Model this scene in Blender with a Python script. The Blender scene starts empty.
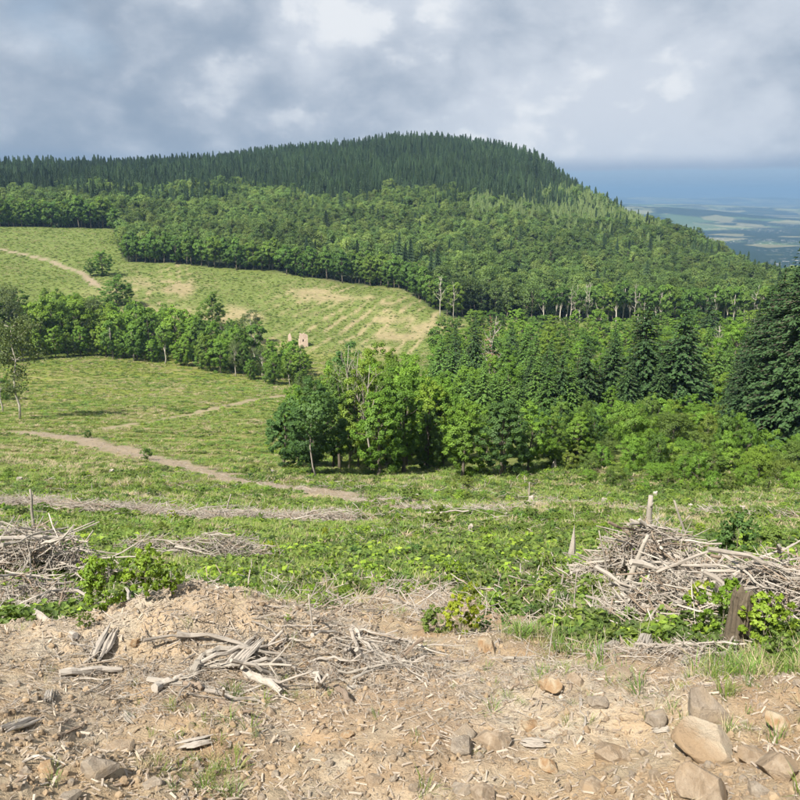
import bpy, math
import numpy as np
from mathutils import Vector

# ------------------------------------------------------------------ camera, sky, sun
SC = bpy.context.scene
COL = SC.collection
EYE = 1.7
PITCH = math.radians(14.5)
F = 802.0                                   # focal length in pixels of the 800 px photograph
cam_d = bpy.data.cameras.new('camera')
cam = bpy.data.objects.new('camera', cam_d)
COL.objects.link(cam)
cam.location = (0, 0, EYE)
cam.rotation_euler = (math.pi / 2 - PITCH, 0, 0)
cam_d.sensor_width = 36.0
cam_d.lens = 36.0 * F / 800.0
cam_d.clip_start = 0.05
cam_d.clip_end = 300000.0
SC.camera = cam

SUN_EL = math.radians(50)
SUN_AZ = math.radians(-142)                 # from +Y (view direction) towards +X: left and a little behind
sun_dir = Vector((math.sin(SUN_AZ) * math.cos(SUN_EL), math.cos(SUN_AZ) * math.cos(SUN_EL), math.sin(SUN_EL)))
sun_d = bpy.data.lights.new('sun', 'SUN')
sun_d.energy = 5.0
sun_d.angle = math.radians(0.6)
sun_d.color = (1.0, 0.95, 0.86)
sun = bpy.data.objects.new('sun', sun_d)
sun.rotation_euler = sun_dir.to_track_quat('Z', 'Y').to_euler()
COL.objects.link(sun)

SC.view_settings.view_transform = 'Standard'
SC.view_settings.look = 'None'
SC.view_settings.exposure = 1.0
SC.view_settings.gamma = 1.0
SC.view_settings.use_curve_mapping = False
SC.render.engine = 'CYCLES'
SC.cycles.max_bounces = 5
SC.cycles.diffuse_bounces = 2
SC.cycles.glossy_bounces = 1
SC.cycles.transmission_bounces = 2
SC.cycles.volume_bounces = 0
SC.cycles.use_denoising = True
SC.cycles.use_adaptive_sampling = True
SC.cycles.adaptive_threshold = 0.045
SC.cycles.sample_clamp_indirect = 4.0


class NT:
    """small helper to write node trees"""
    def __init__(s, tree):
        s.t = tree
        s.n = tree.nodes
        s.l = tree.links

    def node(s, typ, **kw):
        nd = s.n.new(typ)
        for k, v in kw.items():
            setattr(nd, k, v)
        return nd

    def put(s, sock, v):
        if v is None:
            return
        if isinstance(v, bpy.types.NodeSocket):
            s.l.new(v, sock)
        elif isinstance(v, (tuple, list)) and len(v) == 3 and sock.type == 'RGBA':
            sock.default_value = (*v, 1)
        else:
            sock.default_value = v

    def math(s, op, a, b=None, clamp=False):
        nd = s.node('ShaderNodeMath', operation=op, use_clamp=clamp)
        s.put(nd.inputs[0], a)
        if b is not None:
            s.put(nd.inputs[1], b)
        return nd.outputs[0]

    def vmath(s, op, a, b):
        nd = s.node('ShaderNodeVectorMath', operation=op)
        s.put(nd.inputs[0], a)
        s.put(nd.inputs[1], b)
        return nd.outputs[0]

    def mix(s, f, a, b, blend='MIX'):
        nd = s.node('ShaderNodeMix', data_type='RGBA', blend_type=blend)
        s.put(nd.inputs[0], f)
        s.put(nd.inputs[6], a)
        s.put(nd.inputs[7], b)
        return nd.outputs[2]

    def noise(s, vec, scale, detail=4, rough=0.55, dist=0.0, out=0):
        nd = s.node('ShaderNodeTexNoise')
        if vec is not None:
            s.l.new(vec, nd.inputs['Vector'])
        nd.inputs['Scale'].default_value = scale
        nd.inputs['Detail'].default_value = detail
        nd.inputs['Roughness'].default_value = rough
        nd.inputs['Distortion'].default_value = dist
        return nd.outputs[out]

    def rng(s, v, a, b, c=0.0, d=1.0, smooth=False):
        nd = s.node('ShaderNodeMapRange', interpolation_type='SMOOTHSTEP' if smooth else 'LINEAR')
        s.put(nd.inputs[0], v)
        for i, q in enumerate((a, b, c, d)):
            s.put(nd.inputs[1 + i], q)
        return nd.outputs[0]


def build_world():
    w = bpy.data.worlds.new('World')
    SC.world = w
    w.use_nodes = True
    t = NT(w.node_tree)
    t.n.clear()
    out = t.node('ShaderNodeOutputWorld')
    bg = t.node('ShaderNodeBackground')
    t.l.new(bg.outputs[0], out.inputs[0])
    sky = t.node('ShaderNodeTexSky', sky_type='NISHITA')
    sky.sun_disc = False
    sky.sun_elevation = SUN_EL
    sky.sun_rotation = SUN_AZ
    clear = t.vmath('MULTIPLY', sky.outputs[0], (0.085, 0.085, 0.085))
    tc = t.node('ShaderNodeTexCoord')
    d = tc.outputs['Generated']
    sep = t.node('ShaderNodeSeparateXYZ')
    t.l.new(d, sep.inputs[0])
    X, Y, Z = sep.outputs
    st = t.vmath('MULTIPLY', d, (1.0, 1.0, 1.5))
    st = t.vmath('ADD', st, (3.1, 1.75, 0.60))
    # the layer: big soft masses of light and dark cloud, finer billows only near their bright rims
    big = t.noise(st, 2.4, 3, 0.5)
    mid = t.noise(st, 5.2, 6, 0.52, 0.25)
    fine = t.noise(st, 13.0, 7, 0.58, 0.3)
    warp = t.vmath('ADD', st, t.vmath('MULTIPLY', t.vmath('SUBTRACT', t.noise(st, 9.0, 5, 0.6, 0, 1), (0.5, 0.5, 0.5)), (0.16, 0.16, 0.16)))

    def billow(scale, vec):
        nd = t.node('ShaderNodeTexVoronoi', feature='SMOOTH_F1')
        nd.inputs['Scale'].default_value = scale
        nd.inputs['Smoothness'].default_value = 0.35
        t.l.new(vec, nd.inputs['Vector'])
        return t.math('SUBTRACT', 1.0, nd.outputs['Distance'])
    bil = t.math('ADD', t.math('MULTIPLY', billow(8.0, warp), 0.6), t.math('MULTIPLY', billow(19.0, warp), 0.4))   # about 0.5 to 0.8
    v = t.math('ADD', t.math('MULTIPLY', big, 0.75), t.math('MULTIPLY', mid, 0.80))
    v = t.math('ADD', v, t.math('MULTIPLY', fine, 0.16))         # about 0.85 on average
    v = t.math('ADD', v, t.math('MULTIPLY', t.math('SUBTRACT', bil, 0.62), 0.35))
    # the cover is thicker on the side away from the plain, thinner above it
    v = t.math('ADD', v, t.math('MULTIPLY', X, 0.16))
    lightness = t.rng(v, 0.56, 1.02, 0, 1, True)
    col = t.mix(lightness, (0.160, 0.200, 0.255), (0.335, 0.362, 0.405))
    crown = t.math('ADD', t.math('MULTIPLY', bil, 0.9), t.math('MULTIPLY', t.math('SUBTRACT', mid, 0.5), 1.3))
    puff = t.rng(crown, 0.50, 0.74, 0, 1, True)
    puff = t.math('MULTIPLY', puff, t.rng(t.math('ADD', v, t.math('MULTIPLY', X, 0.25)), 0.70, 1.0, 0.0, 0.9))
    col = t.mix(puff, col, (0.43, 0.445, 0.465))
    # lower rim of the layer and the rain-blue air under it
    wob = t.math('MULTIPLY', t.math('SUBTRACT', t.math('ADD', big, t.math('MULTIPLY', fine, 0.4)), 0.7), 0.022)
    el = t.math('ADD', Z, wob)
    base_dark = t.rng(el, 0.030, 0.050, 0, 1, True)
    col = t.mix(base_dark, t.mix(0.6, col, (0.12, 0.17, 0.25)), col)
    under = t.mix(t.rng(Z, -0.01, 0.035, 0, 1), (0.105, 0.170, 0.260), (0.185, 0.262, 0.360))
    under = t.mix(0.10, under, clear)
    cover = t.rng(el, 0.027, 0.032, 0, 1, True)
    col = t.mix(cover, under, col)
    # thin gaps of clear sky higher up
    gap = t.rng(t.noise(st, 3.4, 4, 0.5, 0.3), 0.58, 0.72, 0, 0.45, True)
    gap = t.math('MULTIPLY', gap, t.rng(Z, 0.06, 0.25, 0, 1))
    col = t.mix(gap, col, clear)
    t.l.new(col, bg.inputs[0])
    bg.inputs[1].default_value = 1.0


build_world()

# ------------------------------------------------------------------ small maths
R = np.random.default_rng(11)


def hash2(ix, iy, seed):
    h = (ix.astype(np.int64) * 374761393 + iy.astype(np.int64) * 668265263 + seed * 982451653) & 0xffffffff
    h = ((h ^ (h >> 13)) * 1274126177) & 0xffffffff
    h = ((h ^ (h >> 15)) * 2246822519) & 0xffffffff
    return ((h ^ (h >> 16)) & 0xffffff) / float(0xffffff)


def vnoise(x, y, seed=0):
    x = np.asarray(x, float)
    y = np.asarray(y, float)
    ix = np.floor(x)
    iy = np.floor(y)
    fx = x - ix
    fy = y - iy
    u = fx * fx * fx * (fx * (fx * 6 - 15) + 10)
    w = fy * fy * fy * (fy * (fy * 6 - 15) + 10)
    a = hash2(ix, iy, seed)
    b = hash2(ix + 1, iy, seed)
    c = hash2(ix, iy + 1, seed)
    d = hash2(ix + 1, iy + 1, seed)
    return ((a * (1 - u) + b * u) * (1 - w) + (c * (1 - u) + d * u) * w) * 2 - 1


def fbm(x, y, seed=0, octv=3):
    s = 0
    a = 1.0
    for o in range(octv):
        s = s + a * vnoise(x * 2 ** o + 17.3 * o, y * 2 ** o - 9.1 * o, seed + o)
        a *= 0.5
    return s / 1.6


def sstep(v, a, b):
    t = np.clip((v - a) / (b - a), 0, 1)
    return t * t * (3 - 2 * t)


def ray(px, py):
    u = (px - 400.0) / F
    v = (400.0 - py) / F
    return np.array([u, math.cos(PITCH) + v * math.sin(PITCH), -math.sin(PITCH) + v * math.cos(PITCH)])


def ray_at(px, py):
    """azimuth and slope of the line of sight through a point of the photograph"""
    r = ray(px, py)
    h = math.hypot(r[0], r[1])
    return math.atan2(r[0], r[1]), r[2] / h


# ------------------------------------------------------------------ the lie of the land
CP = []                                       # surveyed points: picture x, y and distance in metres


def cp(x, *pts):
    for y, D in pts:
        CP.append((x, y, D))


near = [(800, 3.2), (740, 3.85), (690, 4.6), (640, 6.3), (600, 9.6), (580, 13), (560, 18.5), (540, 26), (520, 39)]
for x in (-250, 0, 200, 400, 600, 800, 1050):
    cp(x, *near)
cp(-250, (500, 60), (480, 92), (450, 140), (410, 220), (375, 320), (360, 360), (290, 450), (228, 680), (200, 900), (180, 1150), (196, 1700))
cp(0, (500, 60), (480, 90), (445, 140), (405, 220), (362, 330), (357, 350), (290, 455), (258, 560), (228, 690), (199, 900), (178, 1150), (192, 1700))
cp(130, (500, 60), (480, 90), (440, 148), (400, 225), (358, 335), (352, 355), (305, 430), (262, 550), (225, 720), (199, 900), (176, 1150), (192, 1700))
cp(270, (500, 60), (482, 88), (448, 135), (410, 200), (384, 275), (362, 345), (340, 380), (272, 515), (225, 720), (193, 950), (165, 1180), (186, 1750))
cp(400, (500, 60), (481, 90), (452, 135), (415, 205), (380, 290), (345, 375), (300, 455), (288, 490), (262, 590), (228, 730), (188, 960), (150, 1250), (180, 1800))
cp(540, (500, 62), (484, 85), (446, 122), (412, 160), (380, 220), (352, 320), (322, 440), (288, 540), (250, 700), (212, 950), (171, 1180), (200, 1700))
cp(680, (500, 66), (490, 78), (446, 118), (406, 158), (376, 215), (352, 320), (322, 450), (296, 560), (262, 740), (243, 880), (260, 1150))
cp(800, (500, 66), (490, 78), (446, 118), (406, 158), (376, 215), (352, 320), (325, 450), (304, 560), (294, 640), (300, 780))
cp(1050, (500, 66), (490, 78), (446, 118), (406, 158), (378, 215), (354, 320), (330, 450), (322, 640), (330, 780))
# hill top, right flank and the far plain behind
cp(600, (222, 950), (209, 1040), (228, 1300))
PL = 300.0
A, T = [], []
for x, y, D in CP:
    az, s = ray_at(x, y)
    A.append((az, math.log(D)))
    T.append(s)
for az in (-0.72, -0.45, -0.2, 0.0, 0.15, 0.3, 0.45, 0.72):
    far = [(2600, -170 if az < 0.2 else -270), (4200, -PL), (8000, -PL), (16000, -PL), (40000, -PL), (70000, -PL)]
    for D, z in far:
        A.append((az, math.log(D)))
        T.append(z / D)
A = np.array(A)
T = np.array(T)
AK = 3.2


def tps_phi(r2):
    return 0.5 * r2 * np.log(r2 + 1e-12)


def tps_fit():
    P = A * np.array([AK, 1.0])
    n = len(P)
    d2 = ((P[:, None, :] - P[None, :, :]) ** 2).sum(-1)
    K = tps_phi(d2) + np.eye(n) * 4e-4
    Q = np.hstack([np.ones((n, 1)), P])
    M = np.zeros((n + 3, n + 3))
    M[:n, :n] = K
    M[:n, n:] = Q
    M[n:, :n] = Q.T
    w = np.linalg.solve(M, np.concatenate([T, np.zeros(3)]))
    return P, w


TP, TW = tps_fit()


def slope_at(az, ln):
    a = az * AK
    out = TW[-3] + TW[-2] * a + TW[-1] * ln
    for i in range(len(TP)):
        out = out + TW[i] * tps_phi((a - TP[i, 0]) ** 2 + (ln - TP[i, 1]) ** 2)
    return out


MOUNDS = []                                   # x, y, radius x, radius y, height
FARHILLS = [(2300, 9000, 1500, 900, 165), (3900, 12500, 2600, 1000, 120), (800, 14000, 3000, 1300, 140),
            (9000, 24000, 6000, 2000, 170), (2000, 30000, 9000, 2500, 230), (15000, 45000, 16000, 3000, 270), (-3000, 52000, 20000, 3000, 290), (16000, 56000, 22000, 3000, 290)]


def H(x, y, detail=True):
    x = np.asarray(x, float)
    y = np.asarray(y, float)
    D = np.hypot(x, y)
    az = np.arctan2(x, y)
    azc = np.clip(az, -0.72, 0.72)
    Dc = np.clip(D, 3.0, 69000)
    t = slope_at(azc, np.log(Dc))
    z = EYE + t * Dc
    z3 = EYE + slope_at(np.zeros(1), np.log(np.array([3.0])))[0] * 3.0
    nearf = sstep(D, 3.0, 0.6)
    z = z * (1 - nearf) + nearf * (z3 * np.clip(D / 3.0, 0, 1))
    back = sstep(np.abs(az), 1.15, 2.3)
    z = z * (1 - back) + back * np.where(D < 40, -0.06 * D, np.maximum(-2.4 - 0.1 * (D - 40), -PL))
    for mx, my, rx, ry, h in MOUNDS:
        z = z + h * np.exp(-((x - mx) / rx) ** 2 - ((y - my) / ry) ** 2)
    f = sstep(D, 3500, 7000)
    if np.any(f > 0):
        for mx, my, rx, ry, h in FARHILLS:
            z = z + f * h * np.exp(-((x - mx) / rx) ** 2 - ((y - my) / ry) ** 2) * (1 + 0.25 * fbm(x / 900, y / 900, 5, 2))
        z = z + f * 14 * fbm(x / 1500, y / 1500, 3, 2)
    if detail:
        n1 = sstep(D, 15, 9)
        z = z + n1 * (0.085 * fbm(x * 1.3, y * 1.3, 21, 3) + 0.045 * fbm(x * 4.2, y * 4.2, 22, 4) - 0.035 * np.abs(fbm(x * 2.6, y * 2.6, 26, 3)))
        n2 = sstep(D, 9, 16) * sstep(D, 400, 150)
        z = z + n2 * (0.30 * fbm(x * 0.28, y * 0.28, 23, 3) + 0.10 * fbm(x * 1.1, y * 1.1, 24, 2)) * (0.5 + 0.5 * sstep(D, 14, 40))
        n3 = sstep(D, 90, 220) * sstep(D, 4000, 1800)
        z = z + n3 * (1.4 * fbm(x / 45, y / 45, 25, 3))
    return z


def hz(x, y):
    return float(H(np.array([x]), np.array([y]))[0])


LND = np.exp(np.linspace(math.log(2.2), math.log(3000), 1400))


def at(px, py):
    """where the line of sight through a point of the photograph meets the ground"""
    az, s = ray_at(px, py)
    xs = LND * math.sin(az)
    ys = LND * math.cos(az)
    zs = H(xs, ys)
    d = zs - (EYE + s * LND)
    i = int(np.argmax(d >= 0)) if np.any(d >= 0) else len(LND) - 1
    if i > 0 and d[i] != d[i - 1]:
        k = -d[i - 1] / (d[i] - d[i - 1])
        D = LND[i - 1] + (LND[i] - LND[i - 1]) * min(max(k, 0), 1)
    else:
        D = LND[i]
    x, y = D * math.sin(az), D * math.cos(az)
    return np.array([x, y, hz(x, y)])


def on(px, D):
    """ground point at a distance, in the direction of a picture column"""
    az, _ = ray_at(px, 380)
    x, y = D * math.sin(az), D * math.cos(az)
    return np.array([x, y, hz(x, y)])


def height_to(p, px, ytop):
    D = math.hypot(p[0], p[1])
    return EYE + ray_at(px, ytop)[1] * D - p[2]


def metres(p, n):
    """size of n photograph pixels at a point"""
    return n / F * math.sqrt(p[0] ** 2 + p[1] ** 2 + (p[2] - EYE) ** 2) * 1.0


def project(x, y, z):
    """photograph coordinates of a world point (to order things from left to right in labels)"""
    dx, dy, dz = x, y, z - EYE
    fwd = dy * math.cos(PITCH) - dz * math.sin(PITCH)
    up = dy * math.sin(PITCH) + dz * math.cos(PITCH)
    return 400 + F * dx / fwd, 400 - F * up / fwd


# heaps of earth in the foreground
def mound(px, py, rx, ry, h):
    p = at(px, py)
    MOUNDS.append((p[0], p[1], rx, ry, h))


_m = [(215, 648, 1.02, 0.60, 0.54), (40, 655, 0.7, 0.5, 0.12), (345, 655, 0.6, 0.42, 0.14), (560, 690, 0.42, 0.32, 0.13),
      (730, 705, 0.75, 0.33, 0.14), (640, 590, 1.5, 1.1, 0.35), (760, 618, 1.0, 0.8, 0.25), (25, 590, 1.1, 0.9, 0.3), (215, 560, 1.9, 1.0, 0.25)]
_ml = [at(a, b) for a, b, *_ in _m]
for p, (a, b, rx, ry, h) in zip(_ml, _m):
    MOUNDS.append((p[0], p[1], rx, ry, h))


def poly_world(pts):
    return np.array([at(a, b)[:2] for a, b in pts])


def line_dist(x, y, P):
    best = np.full(np.shape(x), 1e9)
    for a, b in zip(P[:-1], P[1:]):
        d = b - a
        L = d @ d + 1e-9
        t = np.clip(((x - a[0]) * d[0] + (y - a[1]) * d[1]) / L, 0, 1)
        best = np.minimum(best, np.hypot(x - a[0] - t * d[0], y - a[1] - t * d[1]))
    return best


def inside(x, y, P):
    r = np.zeros(np.shape(x), bool)
    n = len(P)
    for i in range(n):
        x1, y1 = P[i]
        x2, y2 = P[(i + 1) % n]
        c = ((y1 > y) != (y2 > y)) & (x < (x2 - x1) * (y - y1) / (y2 - y1 + 1e-12) + x1)
        r ^= c
    return r


TRACK = poly_world([(26, 433), (75, 438), (110, 447), (150, 458), (185, 466), (230, 479), (290, 489), (340, 497), (412, 504)])
SIDE_PATH = poly_world([(285, 396), (240, 403), (205, 411), (160, 420), (105, 429)])
UP_PATH = poly_world([(-60, 239), (0, 249), (50, 261), (80, 272), (97, 286)])
STRAW = poly_world([(70, 412), (105, 410), (150, 412)])
FAR_EDGE = poly_world([(126, 262), (200, 267), (270, 272), (330, 281), (400, 289), (428, 306), (455, 318)])
ROWS = [poly_world([(0, 506), (45, 507), (90, 513), (150, 516), (220, 521), (300, 524), (345, 524)]), poly_world([(395, 508), (440, 512), (500, 514), (545, 505)]), poly_world([(520, 498), (600, 508), (700, 512), (790, 516)])]

# ------------------------------------------------------------------ materials
MAT = {}


def new_mat(name):
    m = bpy.data.materials.new(name)
    m.use_nodes = True
    t = NT(m.node_tree)
    t.n.clear()
    out = t.node('ShaderNodeOutputMaterial')
    MAT[name] = m
    return m, t, out


def leaf_mat(name, a, b, trans=0.42, vary=0.35, spec=0.25, third=None, patch=None):
    """leaf: colours differ from leaf to leaf and from plant to plant; light passes through"""
    m, t, out = new_mat(name)
    at_ = t.node('ShaderNodeAttribute', attribute_name='rnd')
    oi = t.node('ShaderNodeObjectInfo')
    f = t.math('ADD', t.math('MULTIPLY', at_.outputs['Fac'], 0.55), t.math('MULTIPLY', oi.outputs['Random'], 0.55), True)
    c = t.mix(f, a, b)
    if third:
        r2 = t.math('FRACT', t.math('MULTIPLY', oi.outputs['Random'], 7.31))
        c = t.mix(t.rng(r2, 0.55, 1.0, 0, 0.8), c, third)
    r3 = t.math('FRACT', t.math('MULTIPLY', oi.outputs['Random'], 13.7))
    br = t.math('ADD', 1 - vary / 2, t.math('MULTIPLY', r3, vary))
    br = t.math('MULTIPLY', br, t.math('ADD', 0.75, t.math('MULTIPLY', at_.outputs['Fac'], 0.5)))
    if patch:                                # stands of lighter and darker species across the hill
        geo = t.node('ShaderNodeNewGeometry')
        n = t.noise(geo.outputs['Position'], patch, 4, 0.6, 0.4)
        br = t.math('MULTIPLY', br, t.rng(n, 0.34, 0.66, 0.62, 1.38))
    cc = t.node('ShaderNodeVectorMath', operation='SCALE')
    t.l.new(c, cc.inputs[0])
    t.l.new(br, cc.inputs['Scale'])
    c = cc.outputs[0]
    p = t.node('ShaderNodeBsdfPrincipled')
    t.l.new(c, p.inputs['Base Color'])
    p.inputs['Roughness'].default_value = 0.55
    p.inputs['Specular IOR Level'].default_value = spec
    tr = t.node('ShaderNodeBsdfTranslucent')
    t.l.new(t.vmath('MULTIPLY', c, (1.25, 1.2, 0.6)), tr.inputs['Color'])
    mx = t.node('ShaderNodeMixShader')
    mx.inputs[0].default_value = trans
    t.l.new(p.outputs[0], mx.inputs[1])
    t.l.new(tr.outputs[0], mx.inputs[2])
    t.l.new(mx.outputs[0], out.inputs[0])
    return m


leaf_mat('leaf_broad', (0.080, 0.165, 0.036), (0.155, 0.262, 0.050), third=(0.200, 0.290, 0.048))
leaf_mat('leaf_far', (0.075, 0.138, 0.044), (0.150, 0.222, 0.060), third=(0.195, 0.250, 0.072), vary=0.5, patch=0.012)
leaf_mat('leaf_bright', (0.120, 0.240, 0.034), (0.200, 0.330, 0.048), third=(0.225, 0.315, 0.044))
leaf_mat('leaf_lime', (0.15, 0.27, 0.030), (0.27, 0.36, 0.042), trans=0.42)
leaf_mat('leaf_yellow', (0.22, 0.33, 0.026), (0.36, 0.40, 0.036), trans=0.42)
leaf_mat('leaf_blue', (0.068, 0.150, 0.044), (0.122, 0.215, 0.058))
leaf_mat('leaf_grey', (0.095, 0.140, 0.050), (0.160, 0.200, 0.075), vary=0.2)
leaf_mat('leaf_brown', (0.200, 0.120, 0.080), (0.290, 0.180, 0.120), trans=0.1)
leaf_mat('needle_dark', (0.028, 0.058, 0.022), (0.056, 0.105, 0.034), trans=0.12, spec=0.12)
leaf_mat('needle_old', (0.020, 0.044, 0.018), (0.046, 0.086, 0.030), trans=0.12, spec=0.12)
leaf_mat('needle', (0.054, 0.118, 0.028), (0.118, 0.212, 0.044), trans=0.14, spec=0.12)
leaf_mat('needle_far', (0.018, 0.037, 0.018), (0.042, 0.068, 0.026), trans=0.08, spec=0.08, vary=0.6, patch=0.012)  # spruce green, darkened further in place of cloud shade on the hill top
leaf_mat('needle_pale', (0.110, 0.165, 0.060), (0.175, 0.225, 0.080), trans=0.1, spec=0.1)
leaf_mat('grass', (0.115, 0.170, 0.036), (0.190, 0.242, 0.050), trans=0.3, third=(0.225, 0.245, 0.075))
leaf_mat('grass_green', (0.088, 0.175, 0.034), (0.150, 0.250, 0.048), trans=0.3)
leaf_mat('herb_dark', (0.060, 0.100, 0.030), (0.110, 0.155, 0.042), third=(0.12, 0.13, 0.05))
leaf_mat('grass_dry', (0.260, 0.220, 0.120), (0.400, 0.330, 0.210), trans=0.2)
leaf_mat('herb', (0.096, 0.165, 0.036), (0.172, 0.242, 0.050), third=(0.20, 0.250, 0.046))


def wood_mat(name, a, b, dark=(0.07, 0.05, 0.04), rough=0.85):
    m, t, out = new_mat(name)
    tc = t.node('ShaderNodeTexCoord')
    oi = t.node('ShaderNodeObjectInfo')
    v = t.vmath('MULTIPLY', tc.outputs['Object'], (2.0, 14.0, 14.0))
    g = t.noise(v, 3.0, 5, 0.65)
    n2 = t.noise(tc.outputs['Object'], 6.0, 4, 0.6)
    c = t.mix(t.math('ADD', t.math('MULTIPLY', oi.outputs['Random'], 0.8), t.math('MULTIPLY', n2, 0.35), True), a, b)
    c = t.mix(t.rng(g, 0.52, 0.72, 0, 0.75), c, dark)
    p = t.node('ShaderNodeBsdfPrincipled')
    t.l.new(c, p.inputs['Base Color'])
    p.inputs['Roughness'].default_value = rough
    p.inputs['Specular IOR Level'].default_value = 0.2
    bp = t.node('ShaderNodeBump')
    bp.inputs['Strength'].default_value = 0.6
    bp.inputs['Distance'].default_value = 0.006
    t.l.new(g, bp.inputs['Height'])
    t.l.new(bp.outputs[0], p.inputs['Normal'])
    t.l.new(p.outputs[0], out.inputs[0])
    return m


wood_mat('dead_wood', (0.235, 0.205, 0.172), (0.42, 0.372, 0.318), (0.11, 0.085, 0.065))
wood_mat('dead_wood_warm', (0.17, 0.125, 0.09), (0.31, 0.245, 0.185), (0.10, 0.065, 0.045))
wood_mat('pale_wood', (0.255, 0.225, 0.185), (0.37, 0.33, 0.28), (0.13, 0.105, 0.085))
wood_mat('bark', (0.09, 0.075, 0.055), (0.17, 0.145, 0.11), (0.04, 0.03, 0.025))
wood_mat('stump_bark', (0.060, 0.046, 0.034), (0.125, 0.100, 0.070), (0.025, 0.018, 0.014))
wood_mat('bark_pale', (0.30, 0.27, 0.22), (0.48, 0.44, 0.37), (0.12, 0.10, 0.08))
wood_mat('chip', (0.28, 0.225, 0.17), (0.47, 0.395, 0.315), (0.16, 0.11, 0.07))
wood_mat('clod', (0.24, 0.17, 0.105), (0.38, 0.285, 0.185), (0.20, 0.14, 0.09))


def rock_mat(name, a, b, c3):
    m, t, out = new_mat(name)
    tc = t.node('ShaderNodeTexCoord')
    oi = t.node('ShaderNodeObjectInfo')
    off = t.node('ShaderNodeVectorMath', operation='SCALE')
    off.inputs[0].default_value = (31, 17, 23)
    t.l.new(oi.outputs['Random'], off.inputs['Scale'])
    v = t.vmath('ADD', tc.outputs['Object'], off.outputs[0])
    n = t.noise(v, 2.2, 6, 0.6, 0.6)
    n2 = t.noise(v, 9.0, 6, 0.7)
    n4 = t.noise(v, 34.0, 5, 0.75)
    c = t.mix(t.rng(n, 0.38, 0.62, 0, 1), a, b)
    c = t.mix(t.rng(t.noise(v, 1.1, 3, 0.5), 0.5, 0.64, 0, 0.85), c, c3)
    c = t.mix(t.rng(n2, 0.55, 0.75, 0, 0.45), c, (0.16, 0.125, 0.10))
    c = t.mix(t.rng(n4, 0.35, 0.7, 0.35, 0), c, (0.14, 0.10, 0.075))
    p = t.node('ShaderNodeBsdfPrincipled')
    t.l.new(c, p.inputs['Base Color'])
    p.inputs['Roughness'].default_value = 0.85
    p.inputs['Specular IOR Level'].default_value = 0.25
    bp = t.node('ShaderNodeBump')
    bp.inputs['Strength'].default_value = 0.55
    bp.inputs['Distance'].default_value = 0.12
    t.l.new(t.math('ADD', t.math('ADD', n, t.math('MULTIPLY', n2, 0.7)), t.math('MULTIPLY', n4, 0.35)), bp.inputs['Height'])
    t.l.new(bp.outputs[0], p.inputs['Normal'])
    t.l.new(p.outputs[0], out.inputs[0])
    return m


rock_mat('rock', (0.29, 0.215, 0.14), (0.43, 0.345, 0.25), (0.37, 0.265, 0.16))
rock_mat('rock_cream', (0.36, 0.22, 0.11), (0.46, 0.35, 0.22), (0.50, 0.42, 0.30))
rock_mat('rock_split', (0.36, 0.22, 0.11), (0.46, 0.35, 0.22), (0.50, 0.42, 0.30))
rock_mat('rock_grey', (0.27, 0.22, 0.165), (0.40, 0.345, 0.275), (0.34, 0.265, 0.18))


def ground_mat():
    """soil, grass and straw colours of the place come with the mesh; grain and relief from noise"""
    m, t, out = new_mat('ground')
    col = t.node('ShaderNodeAttribute', attribute_name='Col').outputs['Color']
    dirt = t.node('ShaderNodeAttribute', attribute_name='dirt').outputs['Fac']
    tc = t.node('ShaderNodeTexCoord')
    P = tc.outputs['Object']
    n1 = t.noise(P, 3.5, 6, 0.65)
    n2 = t.noise(P, 16.0, 6, 0.7)
    n3 = t.noise(P, 60.0, 4, 0.7)
    # patches of redder and greyer soil, pale crumbs
    red = t.mix(1.0, col, (1.03, 0.96, 0.88), 'MULTIPLY')
    gry = t.mix(1.0, col, (0.98, 1.02, 1.06), 'MULTIPLY')
    soil = t.mix(t.rng(n1, 0.38, 0.62, 0, 1), red, gry)
    soil = t.mix(t.rng(n2, 0.55, 0.72, 0, 0.6), soil, t.mix(1.0, soil, (1.45, 1.45, 1.45), 'MULTIPLY'))
    soil = t.mix(t.rng(n2, 0.45, 0.30, 0, 0.7), soil, t.mix(1.0, soil, (0.55, 0.50, 0.45), 'MULTIPLY'))
    soil = t.mix(t.rng(n3, 0.60, 0.72, 0, 0.7), soil, (0.47, 0.38, 0.28))
    g1 = t.noise(P, 0.35, 8, 0.7)
    g2 = t.noise(P, 0.045, 6, 0.65)
    gv = t.math('ADD', t.math('MULTIPLY', t.rng(g1, 0.3, 0.7, 0.55, 1.45), 0.6), t.math('MULTIPLY', t.rng(g2, 0.3, 0.7, 0.7, 1.3), 0.4))
    gs = t.node('ShaderNodeVectorMath', operation='SCALE')
    t.l.new(col, gs.inputs[0])
    t.l.new(gv, gs.inputs['Scale'])
    c = t.mix(dirt, gs.outputs[0], soil)
    p = t.node('ShaderNodeBsdfPrincipled')
    t.l.new(c, p.inputs['Base Color'])
    p.inputs['Roughness'].default_value = 0.95
    p.inputs['Specular IOR Level'].default_value = 0.1
    bp = t.node('ShaderNodeBump')
    bp.inputs['Strength'].default_value = 0.9
    bp.inputs['Distance'].default_value = 0.05
    t.l.new(t.math('ADD', t.math('MULTIPLY', n2, 0.7), t.math('MULTIPLY', n3, 0.35)), bp.inputs['Height'])
    t.l.new(bp.outputs[0], p.inputs['Normal'])
    t.l.new(p.outputs[0], out.inputs[0])
    return m


ground_mat()


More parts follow.
